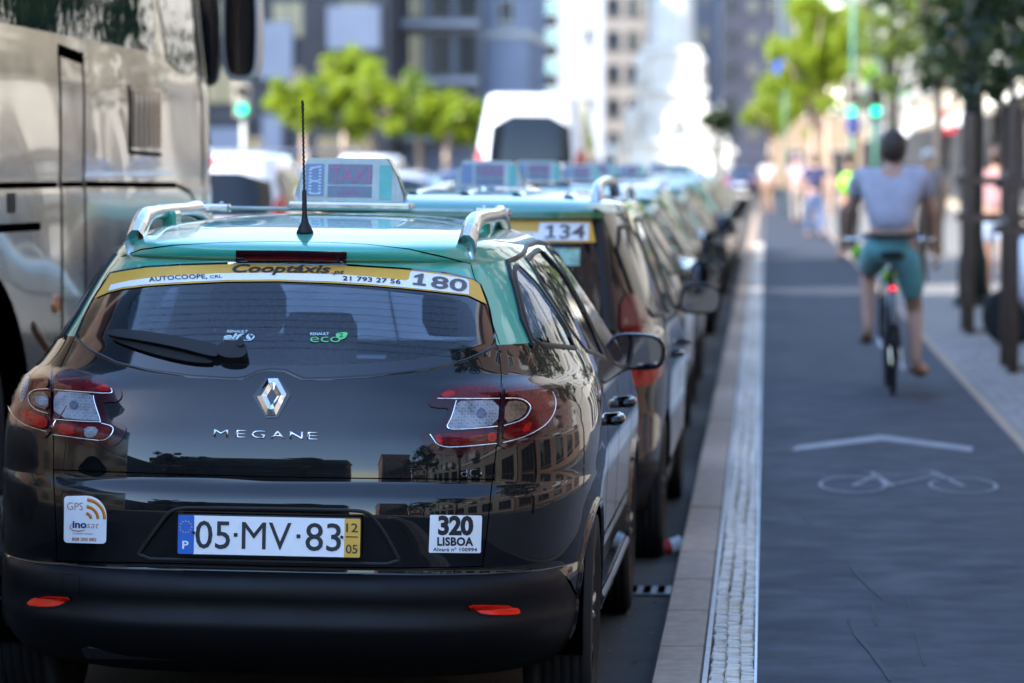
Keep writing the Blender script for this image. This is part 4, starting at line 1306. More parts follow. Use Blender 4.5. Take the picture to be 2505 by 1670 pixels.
# mirrors, handles, sills, door seams, side glass
def door_mirror(root, X, y, z, s, m, w=.20, h=.125):
    """housing with the glass facing the rear"""
    mb = MB()
    ol = [(-.5, -.42), (-.46, .30), (-.30, .48), (.25, .46), (.46, .30), (.5, -.05), (.44, -.38), (.30, -.5), (-.3, -.5)]
    ol = smooth_poly(ol, 1)
    n = len(ol); vs, fs = [], []
    for (yy, k) in ((-.045, .93), (-.04, 1.0), (.03, .98), (.09, .8), (.12, .45)):
        vs += [(X + s * (p[0] * w * k + w * .06 * (1 - k)), y + yy, z + p[1] * h * k) for p in ol]
    for r_ in range(4):
        for k in range(n):
            a, b = r_ * n + k, r_ * n + (k + 1) % n
            fs.append((a, b, b + n, a + n))
    fs.append(tuple(range(n))); fs.append(tuple(range(4 * n, 5 * n)))
    mb.add(vs, fs)
    o = mb.obj('door_mirror', m, root, True)
    autosmooth(o, 50)
    mb = MB(); mb.add([(X + s * p[0] * w * .86, y - .047, z + p[1] * h * .84) for p in ol], [tuple(range(n)) if s > 0 else tuple(reversed(range(n)))])
    link('mirror_glass', mb.me('mirror_glass', mat('mirror_glass', (.22, .24, .26), rough=.02, metal=1.0, roughnoise=(10, .01, .03))), o)
    mb = MB(); mb.box(min(X - s * w * .5, X - s * (w * .5 + .09)), max(X - s * w * .5, X - s * (w * .5 + .09)), y - .01, y + .06, z - h * .42, z - h * .18, .008); mb.obj('mirror_arm', M_DARKPL, o)
    return o
for s, cst in ((1, SR1), (-1, SL1)):
    door_mirror(car1, s * .915, 3.02, 1.0, s, M_BLACK, .215, .135)
    for k, d in enumerate((DLO_Q, DLO_R, DLO_F)):
        w_ = skin('side_window', cst, offset_poly(d, .004), M_SGLASS, off=-.003, step=.05, parent=car1)
        bead('window_seal', cst, d, M_DARKPL, w=.02, h=.004, off=0, step=.03, closed=True, parent=w_)
    bead('window_trim', cst, [(.63, 1.125), (.68, 1.20), (.83, 1.318), (.93, 1.366), (1.1, 1.377), (1.55, 1.40), (2.1, 1.402), (2.5, 1.384), (2.8, 1.283)], M_DARKPL, w=.016, h=.007, off=.001, step=.04, parent=car1)
    for y_ in (1.12, 2.04):
        bead('door_seam', cst, [(y_ + .02, 1.07), (y_, .8), (y_, .45), (y_, .25)] if y_ > 1.5 else [(y_ + .08, 1.09), (y_ + .1, .95), (y_ + .16, .72), (y_ + .22, .55), (y_ + .12, .30)], M_GAP, w=.005, h=.0003, off=.0005, step=.04, parent=car1)
    bead('door_seam', cst, [(3.02, .95), (3.0, .7), (3.02, .3)], M_GAP, w=.005, h=.0003, off=.0005, step=.04, parent=car1)
    for y_ in (1.42, 2.30):
        px = L1.pos(*cst.uv([(y_, .86)])[0])
        mb = MB(); mb.tube([(px[0] + s * .002, y_ - .10, .86), (px[0] + s * .030, y_ - .08, .862), (px[0] + s * .036, y_, .865), (px[0] + s * .030, y_ + .07, .865), (px[0] + s * .002, y_ + .09, .865)], [.012, .016, .016, .016, .012], 8)
        mb.obj('door_handle', M_BLACK, car1, True)
    bead('sill_moulding', cst, [(1.25, .30), (2.0, .29), (3.1, .30)], M_BLACK, w=.06, h=.012, off=.001, step=.1, parent=car1)
    for c in (ARCH_R, ARCH_F):
        bead('arch_lip', cst, circle(c, .345, 24, R(-14), R(194)), M_BLACK, w=.022, h=.008, off=0, step=.03, parent=car1)
    # headlamp
    hc = skin('headlamp', cst, smooth_poly([(3.75, .82), (4.05, .80), (4.3, .70), (4.2, .64), (3.95, .68)], 1), M_CLEAR, off=.003, step=.05, skirt=.006, parent=car1)
add_wheels(car1, .79, (.835, 3.535))
for yc in (.835, 3.535):
    for s in (-1, 1):
        mb = MB(); pts = circle((yc, .31), .335, 22, R(-25), R(205))
        vs = [(s * .87, p[0], p[1]) for p in pts] + [(s * .55, p[0], p[1]) for p in pts]
        mb.add(vs, [(k, k + 1, k + 1 + len(pts), k + len(pts)) for k in range(len(pts) - 1)]); mb.obj('wheel_liner', M_GAP, car1)
ws = skin('windscreen', FC1, offset_poly(WS1, .004), M_WGLASS1, off=-.002, step=.08, parent=car1)
skin('grille', FC1, smooth_poly([(-.5, .40), (.5, .40), (.55, .30), (-.55, .30)], 1), M_DARKPL, off=.004, step=.06, parent=car1)
skin('front_plate', FC1, [(-.26, .46), (.26, .46), (.26, .57), (-.26, .57)], M_WHITE, off=.012, step=.06, skirt=.01, parent=car1)

# cabin
cab = MB(); cab.box(-.70, .70, .42, 1.2, .45, .60); cab.box(-.72, .72, 1.2, 3.3, .25, .32)
cabin = cab.obj('cabin_floor', M_TRIMGREY, car1)
def seat(x, y, w, parent, hz=.62, hr=True, hw_=.24):
    mb = MB(); mb.box(x - w / 2, x + w / 2, y + .08, y + .58, .35, .52, .05)
    vs, fs = [], []
    o = mb.obj('seat', M_SEAT, parent); autosmooth(o, 60)
    mb = MB(); mb.box(-w / 2, w / 2, -.07, .07, 0, hz, .05)
    b = mb.obj('backrest', M_SEAT, o, loc=(x, y + .08, .45), rot=(R(12), 0, 0)); autosmooth(b, 60)
    if hr:
        mb = MB(); mb.box(-hw_ / 2, hw_ / 2, -.05, .05, hz + .02, hz + .19, .045); h = mb.obj('headrest', M_SEAT, o, loc=(x, y + .08, .45), rot=(R(8), 0, 0)); autosmooth(h, 60)
    return o
rs = seat(0, 1.28, 1.25, car1, .60, False)
for (x, zt) in ((-.40, 1.10), (.0, 1.19), (.40, 1.10)):
    mb = MB(); mb.box(-.115, .115, -.045, .045, 0, .17, .04); h = mb.obj('headrest', M_SEAT, rs, loc=(x, 1.22, zt - .17), rot=(R(6), 0, 0)); autosmooth(h, 60)
for x in (-.36, .36): seat(x, 2.15, .5, car1, .62, True, .26)
mb = MB(); mb.box(-.70, .70, 3.05, 3.4, .70, .95, .06); mb.obj('dashboard', M_TRIMGREY, car1)
mb = MB(); mb.tube([(-.36 + .18 * math.cos(a), 2.92 - .06 * math.sin(a), .93 + .17 * math.sin(a)) for a in [2 * math.pi * k / 24 for k in range(25)]], .015, 6); mb.obj('steering_wheel', M_DARKPL, car1)
mb = MB(); mb.box(-.10, .13, 2.75, 2.78, 1.25, 1.32, .012); mb.obj('rear_view_mirror', M_DARKPL, car1)
mb = MB(); mb.box(-.62, .62, .62, 1.18, .92, .935); mb.obj('load_cover', M_SEAT, car1)
# ------------------------------------------------------------------ other vehicles
PAINTS = {}
def paint(name, c, **k): return mat(name + '_car_paint', c, rough=.35, coat=1.0, coat_rough=.03, roughnoise=(9, .3, .42), **k)
M_GREENROOF = paint('bottle_green', (.012, .13, .04))
M_PALEMINT = paint('pale_mint', (.10, .34, .29))
M_TAXIGREEN = paint('taxi_green', (.025, .24, .17))
def vehicle_loft(L, W, H, hood, cowl, base, tail, sill=.20, deck=None, lean=.12, wsl=.75, roof_hw=.66, bonnet_z=.72, belt=.98, n=3.2):
    """rows for a road vehicle. L, W, H size; tail = list of (z, yr) for the rear profile; hood = y of the bonnet's front edge"""
    hw = W / 2
    tz = np.array([t[0] for t in tail]); ty = np.array([t[1] for t in tail])
    mm = pchip_slopes(tz, ty)
    rows = []
    zs = [sill, sill + .05, .32, .42, .50, .58, .66, bonnet_z, .80, .88, belt - .04, belt + .02, belt + .10, belt + .2, belt + .3, H - .12, H - .07]
    zs = sorted(set(round(z, 3) for z in zs if z < H - .06))
    for z in zs:
        yr = float(pchip_eval(tz, ty, mm, np.array([z]))[0])
        if z < belt: h = hw * (.86 if z < sill + .02 else .96 if z < .35 else 1.0 if z < belt - .1 else .985)
        else: h = hw * .97 - (hw * .97 - roof_hw) * ((z - belt) / (H - .07 - belt)) ** 1.15
        if z <= bonnet_z: yf = L - .02 - .10 * abs(z - .5)
        elif z < belt: yf = L - .1 - (L - .1 - cowl) * ((z - bonnet_z) / (belt - bonnet_z)) ** .8
        else: yf = cowl - wsl * ((z - belt) / (H - .07 - belt))
        d = 1.0 if z < belt else 1.2
        rows.append((z, yr, h, yf, d, n, .8, 2.8))
    yr0, yf0, h0 = rows[-1][1], rows[-1][3], rows[-1][2]
    span = yf0 - yr0
    for (dz, q, hq) in ((.035, .03, .95), (.055, .10, .85), (.068, .22, .6), (.075, .36, .3), (.077, .48, .02)):
        rows.append((H - .07 + dz - .007, yr0 + span * q, h0 * hq, yf0 - span * q, max(.02, min(1.0, span * (.5 - q))), n, max(.02, min(.6, span * (.5 - q))), 2.8))
    return rows

def build_vehicle(root, rows, low, up, split, rear_window, lamps, dlo, axles, plate=None, mirror=None, rails=None, trim_z=.46, wr=.315, xt=None,
                  lamp_mats=None, sign=None, extra=None, side_glass=True, nu=120, windscreen=True):
    Lf = Loft(rows); Lf.build_bvh(160, 90)
    rc, cr, cl, fc = rear_caster(Lf), side_caster(Lf, 1), side_caster(Lf, -1), front_caster(Lf)
    holes = []
    zmin = rows[0][0]
    for cst in (cr, cl):
        for ya in axles:
            a = circle((ya, wr), wr + .03, 22, R(-14), R(194))
            pts = [(ya + (wr + .03) * .97, zmin + .004)] + [tuple(p) for p in a] + [(ya - (wr + .03) * .97, zmin + .004)]
            holes.append(cst.uv(resample(pts, .05)))
    us = np.unique(np.concatenate([np.linspace(0, 1, nu + 1)]))
    vs = np.unique(np.concatenate([np.linspace(0, 1, 46), Lf.t]))
    bands = [('body', 0, Lf.v_of_z(split)), ('roof_shell', Lf.v_of_z(split), 1.01)] if split else [('body', 0, 1.01)]
    sh = shell_mesh(Lf, us, vs, holes, bands)
    link('body', mesh('body', *sh['body'][:2], low, True, sh['body'][2]), root)
    if split: link('roof_shell', mesh('roof_shell', *sh['roof_shell'][:2], up, True, sh['roof_shell'][2]), root)
    if trim_z:
        ut = Lf.hit_uv(Vector((4, axles[0] - wr - .04, trim_z)), Vector((-1, 0, 0)), 3.1)[0]
        v0, v1 = .004, Lf.v_of_z(trim_z)
        pts = [(u * 9, v1 * 3) for u in np.linspace(1 - ut, ut, 50)] + [(u * 9, v0 * 3) for u in np.linspace(ut, 1 - ut, 50)]
        skin('bumper', UVCaster(Lf), pts, M_PLASTIC, off=.006, step=.08, skirt=.01, parent=root)
    w = skin('rear_window', rc, smooth_poly(rear_window, 1), M_DGLASS, off=.004, step=.06, skirt=.006, parent=root)
    for poly, m in lamps:
        for s in (1, -1):
            skin('tail_lamp', rc, smooth_poly([(p[0] * s, p[1]) for p in poly], 1), m, off=.010, step=.04, skirt=.016, parent=root, domed=.004)
    for d in dlo:
        for cst in (cr, cl):
            skin('side_window', cst, smooth_poly(d, 1), M_DGLASS, off=.003, step=.08, skirt=.004, parent=root)
            bead('window_trim', cst, smooth_poly(d, 1), M_DARKPL, w=.022, h=.004, off=.003, step=.08, closed=True, parent=root)
    if windscreen:
        zc = [r_ for r_ in rows if r_[3] < rows[8][3] - .3]
        zb = windscreen[0]; zt = windscreen[1]; wb = windscreen[2]
        skin('windscreen', fc, smooth_poly([(-wb, zb), (-wb * .78, zt), (wb * .78, zt), (wb, zb)], 1), M_DGLASS, off=.004, step=.1, parent=root)
    if plate:
        x, z, body = plate
        p = Lf.pos(*rc.uv([(x, z)])[0])
        mb = MB(); mb.box(-.26, .26, -.008, .008, -.055, .055, .004); pl = mb.obj('number_plate', M_WHITE, root, loc=(p[0], p[1] - .012, p[2]))
        flat('blue_band', rect(-.258, -.215, -.053, .053), -.0095, M_EUBLUE, pl)
        flat('yellow_field', rect(.215, .258, -.053, .053), -.0095, M_YELLOW, pl)
        if body: flat_text(body, -.20, .20, -.037, .074, M_INK, pl, y=-.0105)
    if mirror:
        X, ym, zm = mirror
        for s in (1, -1): door_mirror(root, s * X, ym, zm, s, M_DARKPL, .21, .15)
    if rails:
        X, y0, y1, z, hgt = rails
        for s in (1, -1):
            mb = MB(); pts = [(s * X, y0, z), (s * X, y0 + .07, z + hgt * .75), (s * X, y0 + .2, z + hgt), (s * X, (y0 + y1) / 2, z + hgt + .015), (s * X, y1 - .2, z + hgt), (s * X, y1, z)]
            mb.tube([tuple(p) for p in smooth_poly3(pts)], .024, 8); mb.obj('roof_rail', M_SATIN, root, True)
    for y_ in (axles[0] + .45, (axles[0] + axles[1]) / 2 + .1, axles[1] - .55):
        for cst in (cr, cl): bead('door_seam', cst, [(y_, .9), (y_, .6), (y_, .33)], M_GAP, w=.006, h=.0004, off=.0008, step=.08, parent=root)
    for cst, s in ((cr, 1), (cl, -1)):
        for y_ in (axles[0] + .62, (axles[0] + axles[1]) / 2 + .35):
            p = Lf.pos(*cst.uv([(y_, .86)])[0])
            mb = MB(); mb.tube([(p[0], y_ - .1, .86), (p[0] + s * .035, y_ - .06, .862), (p[0] + s * .035, y_ + .06, .862), (p[0], y_ + .1, .86)], .014, 6); mb.obj('door_handle', low, root, True)
    hw = max(r_[2] for r_ in rows)
    add_wheels(root, (xt or hw - .115), axles, WHEEL if wr < .33 else WHEEL_BIG, wr)
    mb = MB(); mb.box(-hw + .2, hw - .2, .3, rows[4][3] - .4, zmin + .02, .5); mb.obj('underbody', M_GAP, root)
    for cst in (cr, cl):
        skin('headlamp', cst, smooth_poly([(rows[4][3] - .75, .74), (rows[4][3] - .35, .72), (rows[4][3] - .3, .60), (rows[4][3] - .6, .62)], 1), M_CLEAR, off=.006, step=.08, skirt=.01, parent=root)
    if sign: roof_sign(root, sign, .33, .125, .12, ('TAXI', ''), False)
    if extra: extra(root, Lf, rc, cr, cl)
    return Lf
def smooth_poly3(pts, it=2):
    p = [np.array(q, float) for q in pts]
    for _ in range(it):
        o = [p[0]]
        for a, b in zip(p[:-1], p[1:]): o += [a * .75 + b * .25, a * .25 + b * .75]
        o.append(p[-1]); p = o
    return p
WHEEL_BIG = make_wheel(.36, .23)
QG = 'taxis queued along the kerb'

# second taxi: tall estate with upright tail
rowsB = vehicle_loft(4.45, 1.74, 1.575, 4.3, 3.25, 0, [(.15, .25), (.25, .10), (.34, .01), (.46, 0), (.56, .03), (.62, .07), (.85, .085), (1.0, .10), (1.1, .125), (1.3, .19), (1.5, .27), (1.56, .29), (1.7, .4)], roof_hw=.66, belt=1.0, n=3.8)
def extraB(root, Lf, rc, cr, cl):
    bn = skin('banner', rc, [(-.56, 1.365), (.56, 1.365), (.54, 1.455), (-.54, 1.455)], M_YELLOW, off=.0055, step=.03, parent=root); bn['label'] = 'yellow and white banner over the rear window'
    skin('white_stripe', rc, [(-.5, 1.372), (.53, 1.372), (.53, 1.446), (.335, 1.446), (.33, 1.405), (-.5, 1.405)], M_WHITE, off=.0078, step=.03, parent=bn)
    skin('figure', rc, [(.357, 1.380), (.401, 1.380), (.401, 1.388), (.388, 1.388), (.388, 1.434), (.378, 1.434), (.358, 1.426), (.359, 1.418), (.374, 1.421), (.374, 1.388), (.357, 1.388)], M_GREYINK, off=.010, step=.02, parent=bn)
    skin_text('lettering', rc, '34', (.414, 1.380), (.515, 1.380), .054, M_GREYINK, bn, off=.010, bold=.02, ydown=False)
    skin_text('lettering', rc, '21 793 27 56', (.08, 1.380), (.31, 1.380), .018, M_INK, bn, off=.009, ydown=False)
    skin_text('lettering', rc, 'Cooptáxis', (-.25, 1.412), (.15, 1.412), .03, M_INK, bn, off=.0085, bold=.02, shear=.3, ydown=False)
    for k in range(5):
        x = -.44 + .22 * k
        tc = Caster(Lf, lambda p: (Vector((p[0], p[1], 4)), Vector((0, 0, -1))), 2.5)
        bead('roof_rib', tc, [(x, .55), (x, 1.6), (x, 2.3)], M_PALEMINT, w=.05, h=.010, off=.0, step=.12, parent=root)
    st_ = skin('window_sticker', rc, [(.30, 1.27), (.50, 1.27), (.50, 1.34), (.30, 1.34)], mat('pale_green_print', (.25, .45, .35), rough=.5, noise=(40, .3)), off=.007, step=.08, parent=root)
    for s in (1, -1):
        bead('pillar_trim', rc, [(s * .635, 1.0), (s * .60, 1.3), (s * .565, 1.49)], M_DARKPL, w=.07, h=.012, off=.002, step=.06, parent=root)
    sp = skin('spoiler', rc, [(-.57, 1.456), (.57, 1.456), (.56, 1.482), (-.56, 1.482)], M_GREENROOF, off=.03, step=.03, skirt=.04, parent=root)
carB = thing('parked_taxi', 'tall black estate taxi with 134 banner and roof rails, second from the rear of queue', 'taxi', (-1.285, 15.62, road_z(-1.3) - .03), (0, R(.8), R(-.3)), QG)
build_vehicle(carB, rowsB, M_BLACK, M_PALEMINT, 1.49, [(-.56, 1.03), (.56, 1.03), (.60, 1.08), (.565, 1.45), (.50, 1.475), (-.50, 1.475), (-.565, 1.45), (-.60, 1.08)],
              [([(.675, .97), (.79, .98), (.75, 1.15), (.665, 1.15)], M_RED), ([(.66, .77), (.84, .78), (.83, .93), (.66, .94)], M_REDB)],
              [[(.42, 1.06), (.50, 1.42), (1.05, 1.44), (1.1, 1.05)], [(1.18, 1.05), (1.13, 1.44), (2.0, 1.45), (2.05, 1.03)], [(2.12, 1.03), (2.08, 1.45), (2.55, 1.40), (3.1, 1.08), (3.1, 1.02)]],
              (.74, 3.62), (.0, .84, '61·59·VM'), (.95, 2.95, 1.05), (.55, .62, 2.5, 1.52, .085), sign=(-.02, 2.2, 1.575), extra=extraB, windscreen=(1.04, 1.48, .62))

# estate and saloon patterns for the rest of the queue
rowsC = vehicle_loft(4.6, 1.78, 1.49, 4.4, 3.45, 0, [(.15, .25), (.25, .1), (.34, .01), (.46, 0), (.56, .02), (.62, .05), (.85, .07), (.98, .11), (1.05, .16), (1.2, .28), (1.36, .42), (1.42, .46), (1.6, .6)], roof_hw=.60, belt=.97, n=3.4)
def estate(label, loc, up=M_TAXIGREEN, low=M_BLACK, sign=True, rz=0):
    t = thing('parked_taxi', label, 'taxi', loc, (0, R(.8), rz), QG)
    build_vehicle(t, rowsC, low, up, 1.06, [(-.55, 1.0), (.55, 1.0), (.62, 1.06), (.53, 1.36), (-.53, 1.36), (-.62, 1.06)],
              [([(.55, .78), (.80, .80), (.80, .98), (.62, .99)], M_REDB)],
              [[(.55, 1.06), (.86, 1.34), (1.10, 1.36), (1.15, 1.04)], [(1.23, 1.035), (1.18, 1.365), (2.05, 1.375), (2.1, 1.0)], [(2.18, 1.0), (2.14, 1.375), (2.6, 1.34), (3.25, 1.02), (3.25, .98)]],
              (.86, 3.6), (.0, .66, ''), (.965, 3.05, 1.0), (.52, .7, 2.5, 1.44, .07), sign=(-.02, 2.1, 1.545) if sign else None, windscreen=(1.02, 1.39, .62))
    return t
rowsD = vehicle_loft(4.75, 1.80, 1.46, 4.5, 3.35, 0, [(.15, .25), (.25, .1), (.34, .01), (.46, 0), (.56, .02), (.66, .03), (.88, .05), (.94, .10), (.97, .42), (1.02, .62), (1.2, .92), (1.36, 1.25), (1.42, 1.45), (1.6, 1.9)], roof_hw=.60, belt=.98, n=3.4)
def saloon(label, loc, up=M_TAXIGREEN, low=M_BLACK, sign=True, rz=0, cat='taxi', name='parked_taxi', group=QG, split=1.06, roll=.8):
    t = thing(name, label, cat, loc, (0, R(roll), rz), group)
    build_vehicle(t, rowsD, low, up, split, [(-.55, 1.03), (.55, 1.03), (.62, 1.06), (.52, 1.34), (-.52, 1.34), (-.62, 1.06)],
              [([(.50, .70), (.80, .72), (.80, .88), (.52, .88)], M_REDB)],
              [[(.98, 1.06), (1.25, 1.31), (2.05, 1.355), (2.1, 1.0), (1.3, 1.02)], [(2.18, 1.0), (2.14, 1.355), (2.55, 1.32), (3.15, 1.03), (3.15, .99)]],
              (.98, 3.78), (.0, .58, ''), (.965, 2.95, 1.0), None, sign=(0, 2.2, 1.525) if sign else None, windscreen=(1.03, 1.37, .62))
    return t
def re_label(o, label, loc, rz=0.0):
    c = copy_tree(o); c['label'] = label; c.location = loc; c.rotation_euler[2] = rz
    return c
zq = road_z(-1.4)
e1 = estate('black estate taxi with turquoise pillars, third from the rear of the queue', (-1.34, 20.75, zq))
s1 = saloon('black saloon taxi with turquoise roof, fourth from the rear of the queue', (-1.36, 26.0, zq))
e2 = re_label(e1, 'estate taxi with mint roof, fifth from the rear of the queue', (-1.40, 31.3, zq), R(.5))
s2 = re_label(s1, 'saloon taxi with mint roof, sixth from the rear of the queue', (-1.36, 36.7, zq))
r1 = saloon('dark red saloon car standing among the taxis, seventh in the row', (-1.46, 42.2, zq), None, paint('dark_red', (.22, .008, .012)), False, 0, 'car', 'parked_car', QG, None)
e3 = re_label(e1, 'estate taxi just beyond the dark red car in the queue', (-1.34, 47.7, zq))
s3 = re_label(s1, 'sunlit saloon taxi, third beyond the white minibus end of queue', (-1.34, 53.2, zq))
e4 = re_label(e1, 'sunlit estate taxi near the front of the queue', (-1.34, 58.8, zq))
s4 = re_label(s1, 'sunlit saloon taxi leading the queue at its far end', (-1.34, 64.4, zq))
s3['label'] = 'sunlit saloon taxi, third from the front of the queue'

# white people carrier in the next lane, minibus and traffic beyond
M_WHITEPAINT = paint('white', (.72, .73, .76))
rowsV = vehicle_loft(4.4, 1.80, 1.74, 4.2, 3.4, 0, [(.15, .25), (.25, .1), (.34, .01), (.46, 0), (.6, .04), (.9, .07), (1.05, .10), (1.3, .2), (1.6, .34), (1.72, .45), (1.9, .6)], roof_hw=.64, belt=1.05, n=3.6)
v1 = thing('people_carrier', 'white people carrier with dark rear window seen beyond the coach', 'car', (-6.05, 41.5, road_z(-6)), (0, R(.8), 0), 'traffic in the avenue')
build_vehicle(v1, rowsV, M_WHITEPAINT, None, None, [(-.60, 1.0), (.60, 1.0), (.68, 1.1), (.60, 1.50), (-.60, 1.50), (-.68, 1.1)],
              [([(.66, .98), (.82, .99), (.78, 1.25), (.69, 1.25)], M_REDB)],
              [[(.45, 1.14), (.6, 1.5), (1.1, 1.55), (1.15, 1.12)], [(1.23, 1.12), (1.18, 1.55), (2.0, 1.57), (2.05, 1.09)], [(2.12, 1.09), (2.08, 1.57), (2.6, 1.5), (3.25, 1.12), (3.25, 1.07)]],
              (.8, 3.5), (0, .75, ''), (.98, 3.0, 1.1), None, windscreen=(1.1, 1.62, .62))
hb = MB(); hb.box(-.14, .14, .30, .36, 1.60, 1.65, .01); hb.obj('brake_light', mat('lit_red_lamp', (.6, .02, .02), rough=.3, emit=((1, .03, .02), .8), noise=(20, .1)), v1)
rowsM = vehicle_loft(5.9, 1.99, 2.78, 5.6, 4.9, 0, [(.25, .2), (.35, .05), (.45, 0), (.6, .02), (1.0, .03), (1.6, .05), (2.2, .12), (2.6, .2), (2.75, .28), (3, .5)], sill=.28, roof_hw=.74, belt=1.35, bonnet_z=1.0, wsl=1.1, n=5.0)
mv = thing('minibus', 'tall white minibus with dark rear window standing beyond the taxi queue', 'minibus', (-3.78, 61.5, road_z(-3.8)), (0, R(.8), 0), 'traffic in the avenue')
build_vehicle(mv, rowsM, M_WHITEPAINT, None, None, [(-.66, 1.60), (.66, 1.60), (.68, 1.66), (.62, 2.40), (-.62, 2.40), (-.68, 1.66)],
              [([(.70, 1.34), (.96, 1.34), (.95, 1.86), (.74, 1.86)], M_REDB)],
              [[(.5, 1.6), (.5, 2.2), (2.2, 2.25), (2.2, 1.6)], [(2.3, 1.6), (2.3, 2.25), (3.9, 2.25), (3.9, 1.6)], [(4.0, 1.6), (4.0, 2.25), (4.4, 2.2), (4.8, 1.5), (4.0, 1.45)]],
              (1.1, 4.7), (0, 1.2, ''), (1.1, 4.6, 1.7), None, wr=.36, windscreen=(1.5, 2.3, .7))
TG = 'traffic in the avenue'
M_SILVER = paint('silver', (.42, .44, .46), metal=.3)
M_BLUECAR = paint('dark_blue', (.02, .03, .08))
w2 = copy_tree(v1); w2['label'] = 'white people carrier standing before the row of round trees'; w2.location = (-9.0, 86, .02)
sv = saloon('silver saloon car in the lane left of the minibus', (-6.5, 66, road_z(-6.5)), None, M_SILVER, False, 0, 'car', 'saloon_car', TG, None)
bv = saloon('dark blue saloon car beyond the front taxi sign', (-5.9, 74, road_z(-5.9)), None, M_BLUECAR, False, 0, 'car', 'saloon_car', TG, None)
for k, (x, y, src, lb) in enumerate([(-11.6, 90, sv, 'silver saloon car under the leftmost of the round trees'), (-3.6, 96, bv, 'dark blue saloon car crossing below the monument steps'),
                                     (-1.2, 190, bv, 'dark saloon car with red tail lamps far down the avenue'), (-6.6, 112, sv, 'silver saloon car close to the monument pedestal'), (-2.6, 128, sv, 'silver saloon car on the roundabout by the dark hedge')]):
    c = copy_tree(src); c['label'] = lb; c.location = (x, y, road_z(x))
# ------------------------------------------------------------------ coach beside the queue
M_GOLD = mat('champagne_metallic_paint', (.84, .745, .62), rough=.12, metal=.92, coat=1.0, coat_rough=.02, bump=(.9, .22, .10, 0), roughnoise=(4, .12, .2))
M_CGLASS = mat('green_tinted_coach_glass', (.010, .030, .024), rough=.03, coat=1.0, coat_rough=.01, spec=.8, bump=(2.2, .10, .04))
COACH_ROT = R(-6)
_cs, _sn = math.cos(COACH_ROT), math.sin(COACH_ROT)
side0 = Vector((-3.05, 15.2, 0))
corg = side0 - Vector((_cs, _sn, 0)) * 1.25
corg.z = road_z(-4)
coach = thing('coach', 'champagne coloured touring coach with large drooping mirrors beside the taxis', 'coach', corg, (0, 0, COACH_ROT))
rowsK = [(z, -8.4 + a, 1.25 * h, 3.72 + b, .35, 5, .42, 4.0) for z, a, h, b in (
    (.30, .25, .95, -.12), (.36, .05, .99, -.03), (.6, .0, 1, .0), (1.0, 0, 1, .0), (1.40, 0, 1, -.01), (1.50, .0, 1, -.015), (1.53, .0, .994, -.02), (1.57, 0, .996, -.02), (1.9, .02, .998, -.06), (2.1, .04, .992, -.10),
    (2.2, .05, .988, -.12), (2.6, .08, .975, -.22), (3.0, .14, .955, -.34), (3.3, .22, .92, -.48), (3.45, .35, .85, -.62), (3.53, .7, .65, -1.0), (3.56, 2, .3, -2.4), (3.565, 5, .02, -5.8))]
LK = Loft(rowsK); LK.build_bvh(220, 90)
KR, KLs, KF = side_caster(LK, 1), side_caster(LK, -1), front_caster(LK)
hk = []
for cst in (KR, KLs):
    for ya in (-.30, -6.2):
        a = circle((ya, .50), .72, 26, R(-14), R(194))
        hk.append(cst.uv(resample([(ya + .70, .31)] + [tuple(p) for p in a] + [(ya - .70, .31)], .05)))
sh = shell_mesh(LK, np.linspace(0, 1, 221), np.unique(np.concatenate([np.linspace(0, 1, 50), LK.t])), hk, [('body', 0, 1.01)])
link('body', mesh('body', *sh['body'][:2], M_GOLD, True, sh['body'][2]), coach)['label'] = 'mirror-like champagne side panels'
